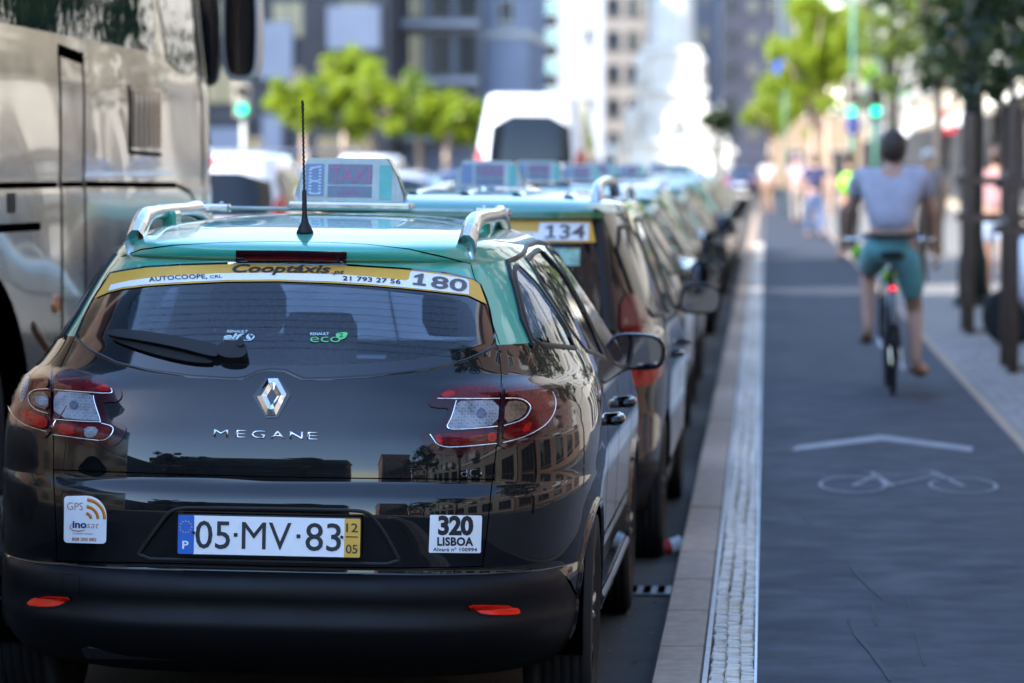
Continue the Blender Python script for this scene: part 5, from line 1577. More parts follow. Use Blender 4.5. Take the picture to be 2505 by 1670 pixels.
for cst in (KR, KLs):
    for (a, b, zz) in ((-7.9, -6.3, 2.24), (-6.2, -4.5, 2.24), (-4.4, -2.6, 2.24), (-2.5, -.75, 2.235), (-.65, 2.42, 2.2)):
        zb = 2.13 if b > 2 else zz
        skin('side_window', cst, [(a, zz), (b, zb), (b, 3.3), (a, 3.3)], M_CGLASS, off=.004, step=.2, skirt=.006, parent=coach)
    skin('driver_window', cst, smooth_poly([(2.50, 2.12), (3.02, 2.02), (3.10, 2.1), (3.0, 2.9), (2.52, 3.25)], 1), M_CGLASS, off=.004, step=.15, skirt=.006, parent=coach)
    for ln, w in (([(.862, .4), (.862, 2.1)], .028), ([(1.22, .4), (1.22, 2.1)], .022), ([(.862, 2.1), (1.22, 2.07)], .05), ([(-8, 1.53), (.82, 1.53)], .035), ([(.9, 1.53), (1.2, 1.53)], .03), ([(1.26, 1.53), (2.75, 1.52)], .035),
                  ([(2.75, 1.52), (3.02, 1.48), (3.22, 1.36), (3.34, 1.1)], .022), ([(3.22, .4), (3.22, 1.3), (3.20, 2.0), (3.05, 3.0)], .03), ([(1.95, 1.67), (1.95, 1.97)], .045), ([(1.95, 1.67), (2.5, 1.66)], .02), ([(-3.0, .4), (-3.0, 1.5)], .02), ([(-5.0, .4), (-5.0, 1.5)], .02)):
        bead('panel_seam', cst, ln, M_GAP, w=w, h=.002, off=.001, step=.08, parent=coach)
    for k in range(6):
        bead('vent_slat', cst, [(2.02 + k * .085, 1.69), (2.02 + k * .085, 1.95)], M_GOLD, w=.03, h=.014, off=.0, step=.06, parent=coach)
    bead('door_pull', cst, [(-.02, 1.36), (.55, 1.36)], M_GAP, w=.035, h=.002, off=.001, step=.1, parent=coach)
    skin('lock', cst, [(.10, 1.42), (.20, 1.42), (.20, 1.50), (.10, 1.50)], M_DARKPL, off=.004, step=.04, skirt=.004, parent=coach)
    skin('marker_lamp', cst, circle((.77, 1.03), .04, 14), mat('amber_marker', (.75, .22, .02), rough=.25, coat=1, noise=(40, .2)), off=.010, step=.03, skirt=.012, parent=coach)
    bead('skirt_trim', cst, [(.44, .95), (.62, .86), (.86, .78), (1.22, .74)], mat('brown_skirt_trim', (.16, .08, .04), rough=.4, noise=(12, .3)), w=.05, h=.006, off=.002, step=.08, parent=coach)
    for k in range(4):
        skin('corner_lamp', cst, circle((3.50 + .0 * k, 1.98 - k * .115), .045, 14), M_CLEAR, off=.008, step=.03, skirt=.01, parent=coach, domed=.006)
skin('windscreen', KF, smooth_poly([(-1.05, 1.3), (1.05, 1.3), (1.0, 3.1), (-1.0, 3.1)], 1), M_CGLASS, off=.004, step=.2, parent=coach)
WHEEL_COACH = make_wheel(.52, .30)
add_wheels(coach, 1.06, (-.30, -6.2), WHEEL_COACH, .52)
for ya in (-.30, -6.2):
    for s in (-1, 1):
        mb = MB(); pts = circle((ya, .5), .72, 22, R(-20), R(200))
        mb.add([(s * 1.24, p[0], p[1]) for p in pts] + [(s * .75, p[0], p[1]) for p in pts], [(k, k + 1, k + 1 + len(pts), k + len(pts)) for k in range(len(pts) - 1)])
        mb.add([(s * .76, ya - .75, .2), (s * .76, ya + .75, .2), (s * .76, ya + .75, 1.3), (s * .76, ya - .75, 1.3)], [(0, 1, 2, 3)]); mb.obj('wheel_liner', M_GAP, coach)
mb = MB(); mb.box(-1.1, 1.1, -8.0, 3.3, .32, .9); mb.obj('underbody', M_GAP, coach)
def coach_mirror(x, y, z, w, h, m, label):
    mb = MB(); ol = smooth_poly([(-.5, -.46), (-.5, .3), (-.3, .5), (.2, .52), (.5, .3), (.5, -.3), (.4, -.48), (0, -.5)], 2); n = len(ol)
    vs, fs = [], []
    for yy, k in ((-.06, .9), (-.05, 1), (.05, 1), (.12, .7)): vs += [(p[0] * w * k, yy, p[1] * h * k) for p in ol]
    for r_ in range(3):
        for k in range(n): fs.append((r_ * n + k, r_ * n + (k + 1) % n, (r_ + 1) * n + (k + 1) % n, (r_ + 1) * n + k))
    fs += [tuple(range(n)), tuple(range(3 * n, 4 * n))]
    mb.add(vs, fs); o = mb.obj('mirror_housing', m, coach, True, loc=(x, y, z)); autosmooth(o, 50); o['label'] = label
    mb = MB(); mb.add([(p[0] * w * .84, -.062, p[1] * h * .9) for p in ol], [tuple(range(n))]); mb.obj('mirror_glass', M_DGLASS, o)
    mb = MB(); mb.tube([(0, .03, h * .45), (-.1, .02, h * .8), (-.4, -.1, h * 1.25), (-.7, -.35, h * 1.35)], .035, 8); mb.obj('mirror_arm', m, o, True)
M_CREAM = mat('cream_mirror_plastic', (.62, .58, .50), rough=.3, coat=.6, noise=(6, .08))
coach_mirror(1.11, 3.80, 2.28, .17, .56, M_DARKPL, 'black mirror')
coach_mirror(1.31, 3.84, 2.32, .19, .60, M_CREAM, 'cream mirror with black glass')
# ------------------------------------------------------------------ buildings
def stucco(name, c, s=.12): return mat(name + '_render', c, rough=.85, noise=(.35, s), bump=(6, .15, .03))
M_WGLASS = mat('window_glass', (.012, .016, .022), rough=.06, spec=.7, coat=.5, noise=(.4, .4))
M_WFRAME = mat('white_window_frame', (.40, .39, .37), rough=.5, noise=(3, .08))
M_DFRAME = mat('dark_window_frame', (.05, .05, .055), rough=.4, noise=(3, .2))
M_TEALP = mat('teal_spandrel', (.20, .33, .32), rough=.25, coat=.5, noise=(1, .1))
_win = {}
def window_mesh(w, h, frame, bars=1):
    key = (w, h, frame.name, bars)
    if key in _win: return _win[key]
    mb = MB(); f = .09
    mb.cur = 0
    for (x0, x1, z0, z1) in ((-w / 2, -w / 2 + f, 0, h), (w / 2 - f, w / 2, 0, h), (-w / 2 + f, w / 2 - f, 0, f), (-w / 2 + f, w / 2 - f, h - f, h)): mb.box(x0, x1, -.07, .04, z0, z1)
    for k in range(bars):
        x = -w / 2 + w * (k + 1) / (bars + 1); mb.box(x - .03, x + .03, -.05, .03, f, h - f)
    mb.box(-w / 2 - .08, w / 2 + .08, -.16, .04, -.09, -.002)
    mb.cur = 1; mb.add([(-w / 2 + f, -.015, f), (w / 2 - f, -.015, f), (w / 2 - f, -.015, h - f), (-w / 2 + f, -.015, h - f)], [(0, 1, 2, 3)])
    _win[key] = mb.me('window', [frame, M_WGLASS]); return _win[key]
def balcony_mesh(w, m, rail):
    key = ('balc', w, m.name, rail.name)
    if key in _win: return _win[key]
    mb = MB(); mb.cur = 0; mb.box(-w / 2, w / 2, -.95, 0, -.16, 0)
    mb.cur = 1; mb.box(-w / 2, w / 2, -.95, -.90, .02, 1.0); mb.box(-w / 2, -w / 2 + .04, -.89, 0, .02, 1.0); mb.box(w / 2 - .04, w / 2, -.89, 0, .02, 1.0)
    _win[key] = mb.me('balcony', [m, rail]); return _win[key]
def face_frame(x0, x1, y0, y1, side):
    return {'S': (lambda t: (x0 + t, y0), x1 - x0, 0), 'E': (lambda t: (x1, y0 + t), y1 - y0, R(90)), 'N': (lambda t: (x1 - t, y1), x1 - x0, R(180)), 'W': (lambda t: (x0, y1 - t), y1 - y0, R(-90))}[side]
def building(name, label, x0, x1, y0, y1, h, m, faces='S', win=(1.2, 1.7, 2.6), floors=None, fh=3.2, z1=4.2, frame=None, trim=None, balc=0, skipf=(), ground=None, cat='building', group=None, bars=1, cornice=True):
    t = thing(name, label, cat, ((x0 + x1) / 2, (y0 + y1) / 2, 0), group=group)
    cx, cy = (x0 + x1) / 2, (y0 + y1) / 2
    mb = MB(); mb.box(x0 - cx, x1 - cx, y0 - cy, y1 - cy, -.25, h); mb.obj('wall', m, t)
    trim = trim or M_WFRAME
    if cornice:
        mb = MB(); mb.box(x0 - cx - .35, x1 - cx + .35, y0 - cy - .35, y1 - cy + .35, h - .1, h + .45); mb.obj('roof', trim, t)
        mb = MB(); mb.box(x0 - cx - .10, x1 - cx + .10, y0 - cy - .10, y1 - cy + .10, z1 - .75, z1 - .4); mb.obj('string_course', trim, t)
    w, hh, pitch = win
    frame = frame or M_WFRAME
    for sd in faces:
        P_, ln, rz = face_frame(x0, x1, y0, y1, sd)
        n = max(1, int(ln / pitch)); fl = floors or int((h - z1) / fh)
        for f in range(fl):
            if f in skipf: continue
            for k in range(n):
                px, py = P_((k + .5) * ln / n)
                link('window', window_mesh(w, hh, frame, bars), t, (px - cx, py - cy, z1 + f * fh), (0, 0, rz))
                if balc and (f + k) % balc == 0: link('balcony', balcony_mesh(min(pitch * .92, w + 1.0), trim, frame), t, (px - cx, py - cy, z1 + f * fh - .12), (0, 0, rz))
        if ground:
            for k in range(max(1, int(ln / 4))):
                q = max(1, int(ln / 4)); px, py = P_((k + .5) * ln / q)
                link('shop_window', window_mesh(min(3.0, ln / q - .5), 2.5, ground, 2), t, (px - cx, py - cy, .5), (0, 0, rz))
    return t
RG = 'buildings along the avenue'
# left side of the avenue: tall blocks that keep the near street in shade
building('apartment_block', 'long grey apartment block along the opposite side, reflected in the taxis', -33, -27, -17, 21.0, 29, stucco('grey', (.15, .15, .16)), 'E', (1.5, 1.7, 5.6), None, 3.4, 4.6, M_DFRAME, group=RG)
building('apartment_block', 'low grey apartment block opposite, beside the tall block, mirrored in the tailgate', -33, -27, -95, -17.3, 11, stucco('mid_grey', (.14, .14, .15)), 'E', (1.5, 1.7, 5.6), None, 3.4, 4.6, M_DFRAME, group=RG)
building('apartment_block', 'narrow grey apartment block beyond the side street gap opposite', -33, -27, 27.6, 38.5, 29, stucco('warm_grey', (.33, .30, .27)), 'E', (1.5, 1.7, 3.6), None, 3.4, 4.6, M_DFRAME, group=RG)
building('office_block', 'tall office block hidden behind the coach, added to shade the far facades', -76, -41, 176, 212, 42, stucco('pale_concrete', (.36, .36, .36)), 'E', (2.2, 1.7, 6), None, 4, 5, M_DFRAME, group=RG)  # unseen block, added to throw shade on the far facades
# right side of the avenue; nearest house colours darkened in place of shade
segs = [(-62, -38, 17, 'dusty_pink', (.17, .10, .08), 'dusty pink rendered house with white window frames', 'W'), (-37.8, -16, 21, 'pale_sage', (.20, .21, .17), 'pale sage apartment house with balconies', 'W'),
        (-15.8, 8, 19, 'cream', (.22, .19, .155), 'cream apartment house beside the cyclist', 'W'), (8.2, 32, 22, 'brick_rose', (.17, .105, .08), 'rose coloured house beside the taxi queue', 'W'),
        (32.2, 60, 20, 'ivory', (.38, .35, .30), 'ivory house behind the staked young trees', 'W'), (60.2, 90, 23, 'honey', (.36, .31, .25), 'honey coloured house with shops behind the lamp post', 'W'),
        (90.2, 124, 20, 'buttermilk', (.42, .36, .27), 'buttermilk house with white awnings at the right edge', 'WS'), (124.2, 168, 22, 'sand', (.36, .29, .21), 'sand coloured house with red shop sign', 'W'),
        (168.2, 235, 21, 'chalk', (.36, .34, .30), 'chalk white house behind the green pharmacy cross', 'W'), (235.2, 330, 24, 'pale_ochre', (.34, .28, .20), 'pale ochre house at the far end of the avenue', 'W')]
for (a, b, h, nm, c, lb, fcs) in segs:
    xa = 13 if b < 33 else 6.5
    building('town_house', lb, xa, xa + 12, a, b, h - 5, stucco(nm, c), fcs, (1.25, 2.0, 3.4 if b - a < 40 else 5.2), None, 3.5, 5.0, M_WFRAME, balc=3, ground=M_DFRAME, group=RG)
# behind the station, mirrored in the tailgate
building('office_block', 'dark office block across the avenue, mirrored in the tailgate', -21, -6.5, -84, -66, 17, stucco('dark_stone', (.12, .11, .10)), 'N', (1.6, 1.8, 3.4), None, 3.6, 4.5, M_DFRAME, group=RG)
building('apartment_block', 'brown apartment block across the square, mirrored in the tailgate', -40, -21.5, -104, -86, 21, stucco('brown_stone', (.20, .15, .12)), 'N', (1.6, 1.8, 4.4), None, 3.6, 4.5, M_WFRAME, group=RG)
building('town_house', 'rose town house at the square corner, mirrored in the tailgate', 2.5, 14, -120, -72, 23, stucco('rose_stone', (.42, .22, .16)), 'N', (1.4, 1.9, 3.2), None, 3.5, 4.5, M_WFRAME, group=RG)

# facades beyond the round trees
FG = 'buildings round the far square'
b1 = building('office_block', 'dark brown-grey building with white awning panels behind the round trees', -33, -19.2, 196, 214, 34, mat('dark_cladding', (.050, .044, .050), rough=.6, noise=(.6, .3)), 'S', (1.7, 1.9, 3.3), 8, 3.4, 4.6, M_DFRAME, trim=M_DFRAME, group=FG, ground=M_DFRAME)
def panel_on(t, nm, xa, xb, za, zb, y, m, d=.5):
    cx, cy = t.location[0], t.location[1]
    mb = MB(); mb.box(xa - cx, xb - cx, y - cy - d, y - cy - .08, za, zb); return mb.obj(nm, m, t)
M_PANELW = mat('pale_awning_panel', (.34, .35, .41), rough=.7, noise=(1, .06))
panel_on(b1, 'awning', -26.0, -24.1, 5.9, 8.8, 196, M_PANELW); panel_on(b1, 'awning', -22.3, -19.6, 7.4, 9.6, 196, M_PANELW)
panel_on(b1, 'pillar', -25.6, -24.6, .1, 4.0, 196, M_PANELW, .9); panel_on(b1, 'shop_blind', -29, -26.6, 2.2, 3.4, 196, M_PANELW, .7)
b2 = building('apartment_block', 'blue-grey apartment block with long balconies behind the trees', -19.1, -14.9, 202, 220, 33, stucco('blue_grey', (.17, .185, .23)), 'S', (1.15, 2.2, 1.4), 8, 3.0, 3.2, M_DFRAME, trim=mat('pale_slab', (.33, .34, .39), rough=.7, noise=(2, .08)), group=FG, cornice=True)
for k in range(8): panel_on(b2, 'balcony', -19.0, -15.0, 2.75 + 3 * k, 3.05 + 3 * k, 202, mat('pale_slab', (.33, .34, .39)), 1.2)
b3 = building('office_block', 'plain pale blue block beside the balconies', -14.8, -12.6, 204, 222, 33, stucco('pale_blue', (.20, .23, .30)), 'S', (.9, 1.3, 6), 6, 3.2, 9, M_WFRAME, group=FG)
b4 = building('office_block', 'office tower with teal glass bands', -22.6, -17.9, 338, 360, 55, mat('white_office_frame', (.28, .31, .35), rough=.5, noise=(.5, .06)), 'S', (1.25, 1.25, 1.55), 15, 2.6, 3.0, M_WFRAME, group=FG, cornice=False, bars=0)
for k in range(15):
    for j in range(3):
        panel_on(b4, 'spandrel', -22.5 + 1.55 * j + .12, -22.5 + 1.55 * j + 1.35, 4.30 + 2.6 * k, 5.5 + 2.6 * k, 338, M_TEALP, .12)
b5 = building('office_block', 'white slab tower between teal tower and monument', -17.8, -13.0, 336, 360, 55, stucco('bright_white', (.34, .36, .42), .03), 'S', (.8, 1.4, 4.7), 8, 6, 6, M_WFRAME, group=FG, cornice=False)
b6 = building('apartment_block', 'beige apartment block with dark windows just left of the monument', -12.0, -7.6, 286, 305, 40, stucco('beige_block', (.20, .18, .16)), 'S', (.95, 1.3, 1.45), 12, 2.5, 2.6, M_DFRAME, group=FG, bars=0, cornice=False)
b7 = building('office_block', 'pale slab building directly right of the monument column', -5.8, -3.7, 305, 330, 45, stucco('pale_lilac', (.26, .28, .34), .03), 'S', (.8, 1.2, 2.0), 10, 3.2, 8, M_WFRAME, group=FG, cornice=False)
b8 = building('apartment_block', 'dark blue-grey block on the hill behind the roundabout', -7.2, 2.2, 432, 470, 60, mat('dark_slate_facade', (.025, .026, .042), rough=.7, noise=(.25, .5)), 'S', (1.2, 1.6, 2.3), 9, 3.6, 4, M_DFRAME, group=FG, cornice=False)
b9 = building('town_house', 'slim white house above the sunlit tree', 1.4, 3.9, 372, 395, 40, stucco('white_house', (.42, .40, .35), .05), 'S', (.9, 1.5, 2.4), 8, 3.4, 15, M_WFRAME, group=FG, cornice=False)
b10 = building('town_house', 'low pale wall of shops under the sunlit tree', .6, 6.4, 255, 262, 4.6, stucco('peach', (.30, .22, .15), .1), 'S', (1.2, 1.6, 2.2), 1, 3, .9, M_WFRAME, group=FG, cornice=False)

# ------------------------------------------------------------------ monument
M_LIME = mat('white_limestone', (.62, .59, .53), rough=.8, noise=(.8, .1), bump=(3, .3, .05))
mon = thing('monument', 'tall white stone column on a sculpted pedestal in the roundabout', 'monument', (-4.95, 205, 0))
def tier(nm, w0, w1, z0, z1, m=M_LIME):
    mb = MB(); mb.add([(-w0, -w0, z0), (w0, -w0, z0), (w0, w0, z0), (-w0, w0, z0), (-w1, -w1, z1), (w1, -w1, z1), (w1, w1, z1), (-w1, w1, z1)], [(0,3,2,1),(4,5,6,7),(0,1,5,4),(1,2,6,5),(2,3,7,6),(3,0,4,7)]); return mb.obj(nm, m, mon)
tier('step', 4.2, 4.2, -.2, .3); tier('step', 3.6, 3.6, .3, .65); tier('step', 3.0, 3.0, .65, 1.0)
tier('plinth', 2.3, 2.2, 1.0, 2.6); tier('plinth_cap', 2.5, 2.45, 2.6, 2.9); tier('pedestal', 1.75, 1.65, 2.9, 5.3); tier('pedestal_cap', 1.95, 1.9, 5.3, 5.6); tier('drum', 1.55, 1.42, 5.6, 7.4); tier('moulding', 1.62, 1.5, 7.4, 7.7)
mb = MB(); mb.lathe([(1.30, 7.7), (1.36, 7.9), (1.22, 8.1), (1.20, 14), (1.08, 24), (1.3, 24.4), (1.5, 25.0)], 28); mb.obj('column', M_LIME, mon, True)
mb = MB(); mb.box(-1.5, 1.5, -1.5, 1.5, 25.0, 25.6, .1); mb.obj('capital', M_LIME, mon)
def statue(x, y, z, s, rz, lean):
    mb = MB()
    mb.lathe([(.42, 0), (.38, .5), (.30, 1.0), (.36, 1.35), (.30, 1.62), (.10, 1.72)], 12)
    mb.ball((.02, -.03, 1.92), (.14, .16, .19)); mb.tube([(.3, 0, 1.5), (.55, -.15, 1.15), (.6, -.45, 1.35)], [.11, .09, .07], 8); mb.tube([(-.3, 0, 1.5), (-.5, .05, 1.1), (-.35, -.3, .9)], [.11, .09, .07], 8)
    mb.tube([(-.15, -.1, .5), (-.25, -.5, .55), (-.28, -.55, .05)], [.17, .15, .1], 8)
    o = mb.obj('statue', M_LIME, mon, True, loc=(x, y, z), rot=(0, lean, rz)); o.scale = (s, s, s); return o
statue(-2.0, -2.1, 2.9, .95, .3, .05); statue(1.9, -2.15, 2.9, 1.0, -.4, -.05); statue(0, -2.1, 2.9, .8, 0, 0); statue(-1.55, -1.5, 5.6, 1.05, .5, .1); statue(1.5, -1.5, 5.6, 1.0, -.5, -.08); statue(-3.0, -2.7, 1.0, .9, .2, 0); statue(3.0, -2.6, 1.0, .9, -.2, 0); statue(2.6, -1.2, 2.9, .9, -.9, 0)
# ------------------------------------------------------------------ trees
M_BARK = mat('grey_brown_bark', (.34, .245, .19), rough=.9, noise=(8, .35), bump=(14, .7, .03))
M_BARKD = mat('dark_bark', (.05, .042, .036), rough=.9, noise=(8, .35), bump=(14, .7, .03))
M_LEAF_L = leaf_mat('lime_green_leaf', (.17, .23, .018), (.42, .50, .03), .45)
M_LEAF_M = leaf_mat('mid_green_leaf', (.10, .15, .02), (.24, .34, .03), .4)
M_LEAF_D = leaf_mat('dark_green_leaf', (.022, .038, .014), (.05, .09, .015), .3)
def crown_mesh(seed, rx, rz, n, leaf, m, lobes=9, hollow=.35):
    """leaf-sized faces in uneven clumps through the crown's volume"""
    r = random.Random(seed); vs, fs = [], []
    cl = []
    for k in range(lobes * 4):
        th, ph = r.uniform(0, 2 * math.pi), math.asin(r.uniform(-.75, 1))
        q = r.uniform(hollow, .92)
        cl.append((rx * q * math.cos(ph) * math.cos(th), rx * q * math.cos(ph) * math.sin(th), rz * q * math.sin(ph), r.uniform(.16, .34) * rx))
    for k in range(n):
        c = cl[r.randrange(len(cl))]
        d = Vector((r.gauss(0, 1), r.gauss(0, 1), r.gauss(0, .8))).normalized() * c[3] * r.uniform(.3, 1.0)
        p = Vector(c[:3]) + d
        s = leaf * r.uniform(.6, 1.3)
        a = Vector((r.gauss(0, 1), r.gauss(0, 1), r.gauss(0, .6))).normalized(); b = a.cross(Vector((r.gauss(0, 1), r.gauss(0, 1), r.gauss(0, 1)))).normalized()
        i = len(vs)
        vs += [p - a * s, p + b * s * .55, p + a * s, p - b * s * .55]; fs.append((i, i + 1, i + 2, i + 3))
    return mesh('crown', vs, fs, m)
def trunk_mesh(seed, h, r0, rx, rz, m, lean=.05):
    r = random.Random(seed); mb = MB()
    top = Vector((r.uniform(-lean, lean) * h, r.uniform(-lean, lean) * h, h))
    mb.tube([(0, 0, -.1), (0, 0, .15), tuple(top * .5 + Vector((r.uniform(-.05, .05), 0, 0))), tuple(top)], [r0 * 1.35, r0, r0 * .85, r0 * .7], 9)
    for k in range(7):
        th = 2 * math.pi * k / 7 + r.uniform(-.3, .3); q = r.uniform(.55, .85)
        e = top + Vector((math.cos(th) * rx * q, math.sin(th) * rx * q, rz * r.uniform(.3, 1.2)))
        mid = top.lerp(e, .5) + Vector((0, 0, rz * .15))
        mb.tube([tuple(top - Vector((0, 0, .15))), tuple(mid), tuple(e)], [r0 * .45, r0 * .28, r0 * .1], 6)
    return mb.me('trunk', m, True)
def tree(name, label, loc, seed, h, rx, rz, n, leaf, m, bark, r0=.12, group=None, zc=None, hollow=.35):
    t = thing(name, label, 'tree', loc, (0, 0, seed * 1.3), group)
    link('trunk', trunk_mesh(seed, h, r0, rx, rz, bark), t)
    link('crown', crown_mesh(seed + 50, rx, rz, n, leaf, m, hollow=hollow), t, (0, 0, zc or h + rz * .75))
    return t
TG1 = 'round sunlit trees left of the minibus'
for k, (x, y, h, rx, rz, lb) in enumerate([(-15.7, 130, 2.7, 1.15, 1.0, 'leftmost of the row of round lime green trees'), (-14.9, 137, 3.6, 1.05, 1.15, 'tallest of the round lime green trees, second from the coach'),
        (-13.4, 131, 2.6, 1.35, 1.35, 'broad round lime green tree, third from the coach'), (-12.0, 134, 2.6, 1.15, 1.1, 'round lime green tree with darker crown, fourth from the coach'),
        (-10.9, 131, 2.4, .95, .95, 'small round lime green tree, second from the minibus'), (-9.9, 133, 2.2, .85, .75, 'smallest round lime green tree, beside the white minibus')]):
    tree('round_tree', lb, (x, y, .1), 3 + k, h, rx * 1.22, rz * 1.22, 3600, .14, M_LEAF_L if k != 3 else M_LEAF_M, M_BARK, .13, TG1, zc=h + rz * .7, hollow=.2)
TG2 = 'trees along the right pavement'
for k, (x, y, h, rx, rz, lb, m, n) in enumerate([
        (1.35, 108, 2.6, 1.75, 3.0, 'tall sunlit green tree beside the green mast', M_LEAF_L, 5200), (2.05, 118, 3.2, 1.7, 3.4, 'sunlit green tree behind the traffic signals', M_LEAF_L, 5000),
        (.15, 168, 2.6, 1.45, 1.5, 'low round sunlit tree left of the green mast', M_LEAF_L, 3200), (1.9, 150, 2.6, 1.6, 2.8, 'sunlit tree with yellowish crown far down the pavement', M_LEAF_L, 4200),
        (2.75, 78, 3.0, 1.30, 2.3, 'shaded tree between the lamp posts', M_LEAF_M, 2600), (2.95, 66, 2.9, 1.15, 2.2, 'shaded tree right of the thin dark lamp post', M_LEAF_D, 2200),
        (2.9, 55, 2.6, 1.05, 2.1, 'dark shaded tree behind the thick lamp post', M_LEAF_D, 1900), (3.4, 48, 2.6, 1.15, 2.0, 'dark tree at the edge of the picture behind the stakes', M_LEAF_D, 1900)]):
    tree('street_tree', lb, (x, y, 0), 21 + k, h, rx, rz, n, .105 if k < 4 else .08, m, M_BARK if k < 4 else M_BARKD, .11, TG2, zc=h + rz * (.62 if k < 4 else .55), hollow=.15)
tree('clipped_tree', 'dark clipped round tree beside the monument', (-2.2, 186, 0), 41, 2.0, .95, .75, 3000, .12, M_LEAF_D, M_BARKD, .1, zc=3.6, hollow=.05)
# trees behind the station that the tailgate mirrors
for k, (x, y) in enumerate([(-9.0, -50), (-14.5, -54), (-19, -46)]):
    tree('street_tree', ['leafy tree mirrored in the middle of the tailgate', 'leafy tree mirrored left of the badge', 'leafy tree mirrored by the tail lamp'][k], (x, y, -.05), 61 + k, 6.0 + k, 4.6, 5.0, 5200, .30, M_LEAF_D, M_BARKD, .15, 'trees mirrored in the car')

# street trees on the pavement beside and behind the station, mirrored in the side of the taxi
for k, (x, y) in enumerate([(3.6, 19), (3.7, 11.5), (3.5, 4), (3.7, -5), (3.6, -14), (3.7, -25), (3.5, -37)]):
    if k == 0:
        st0 = tree('street_tree', 'street tree mirrored in the taxi, first of the near row', (x, y, 0), 91, 2.6, 1.9, 2.4, 2400, .12, M_LEAF_D, M_BARKD, .12, 'trees mirrored in the car')
    else:
        c = copy_tree(st0); c.location = (x, y, 0); c.rotation_euler[2] = k * 1.1; c['label'] = 'street tree mirrored in the taxi, %s of the near row' % ['second', 'third', 'fourth', 'fifth', 'sixth', 'last'][k - 1]

# young trees held by wooden stakes
M_STAKE = mat('weathered_wood_stake', (.105, .072, .052), rough=.85, noise=(12, .3), bump=(30, .5, .01))
def tree_guard(x, y, label, seed):
    t = thing('tree_guard', label, 'tree guard', (x, y, 0), group='stakes round young trees')
    S = .95
    for (a, b) in ((0, 0), (S, 0), (0, S), (S, S)):
        mb = MB(); mb.lathe([(.04, -.1), (.04, 1.98), (.03, 2.0)], 10); mb.obj('stake', M_STAKE, t, True, loc=(a, b, 0))
    for z in (1.36, 1.02):
        for (a0, b0, a1, b1) in ((-.08, -.035, S + .08, -.035), (-.08, S + .035, S + .08, S + .035)):
            mb = MB(); mb.box(a0, a1, b0 - .012, b0 + .012, z, z + .07); mb.obj('cross_rail', M_STAKE, t)
        for a0 in (-.035, S + .035):
            mb = MB(); mb.box(a0 - .012, a0 + .012, -.02, S + .02, z + .075, z + .145); mb.obj('cross_rail', M_STAKE, t)
tree_guard(1.83, 28.4, 'wooden stakes with cross rails nearest to the cyclist, at the right edge', 1)
tree_guard(1.86, 34.9, 'wooden stakes with cross rails in front of the thick lamp post', 2)
for k, (x, y) in enumerate([(2.32, 28.9), (2.34, 35.4)]):
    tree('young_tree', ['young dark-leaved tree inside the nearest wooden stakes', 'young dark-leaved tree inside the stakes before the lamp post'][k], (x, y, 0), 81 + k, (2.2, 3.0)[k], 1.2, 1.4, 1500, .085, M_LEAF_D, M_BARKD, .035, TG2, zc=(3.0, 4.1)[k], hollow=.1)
    mb = MB(); mb.lathe([(.55, .0), (.5, .03), (.1, .05)], 14)
    tag(mb.obj('soil_patch', mat('tree_pit_soil', (.07, .055, .035), rough=.95, noise=(14, .4)), None, loc=(x, y, .004)), kind='structure')
# ------------------------------------------------------------------ people
def skinned(name, V, E, m, parent, sub=2, root=0, ys=.78):
    me = bpy.data.meshes.new(name)
    V = [(v[0], sum(v[1]) / 2 if False else (max(v[1]) if isinstance(v[1], tuple) else v[1])) for v in V]
    me.from_pydata([(v[0][0], v[0][1] / ys, v[0][2]) for v in V], E, [])
    me.materials.append(m)
    o = link(name, me, parent); o.scale = (1, ys, 1)
    md = o.modifiers.new('skin', 'SKIN'); md.use_smooth_shade = True; md.branch_smoothing = .4
    lay = me.skin_vertices[0].data
    for k, v in enumerate(V):
        r = v[1]; lay[k].radius = r if isinstance(r, tuple) else (r, r); lay[k].use_root = (k == root)
    sd = o.modifiers.new('sub', 'SUBSURF'); sd.levels = sub; sd.render_levels = sub
    return o
M_SKIN = mat('skin', (.42, .24, .17), rough=.55, noise=(18, .1))
M_HAIR = mat('dark_brown_hair', (.035, .018, .012), rough=.6, noise=(60, .4), bump=(120, .5, .006))
def cloth(name, c): return mat(name + '_cloth', c, rough=.9, spec=.2, noise=(9, .14), bump=(26, .35, .012), sheen=.2)
def hand_nodes(V, E, wi, wrist, d, up, s):
    """palm and five bent fingers that grow from the wrist vertex"""
    d = Vector(d).normalized(); up = Vector(up).normalized(); side = d.cross(up).normalized() * s
    palm = Vector(wrist) + d * .07
    pi = len(V); V.append((tuple(palm), .032)); E.append((wi, pi))
    for k, (o, l) in enumerate(((-.030, .062), (-.010, .074), (.010, .070), (.030, .055))):
        b = palm + d * .03 + side * o; c = b + d * l * .6 - up * .012; e = c + d * l * .25 - up * l * .45
        i = len(V); V += [(tuple(b), .0095), (tuple(c), .0088), (tuple(e), .0075)]; E += [(pi, i), (i, i + 1), (i + 1, i + 2)]
    b = Vector(wrist) + d * .035 - side * .032; e = b + d * .04 - side * .022 - up * .012
    i = len(V); V += [(tuple(b), .011), (tuple(e), .0085)]; E += [(wi, i), (i, i + 1)]
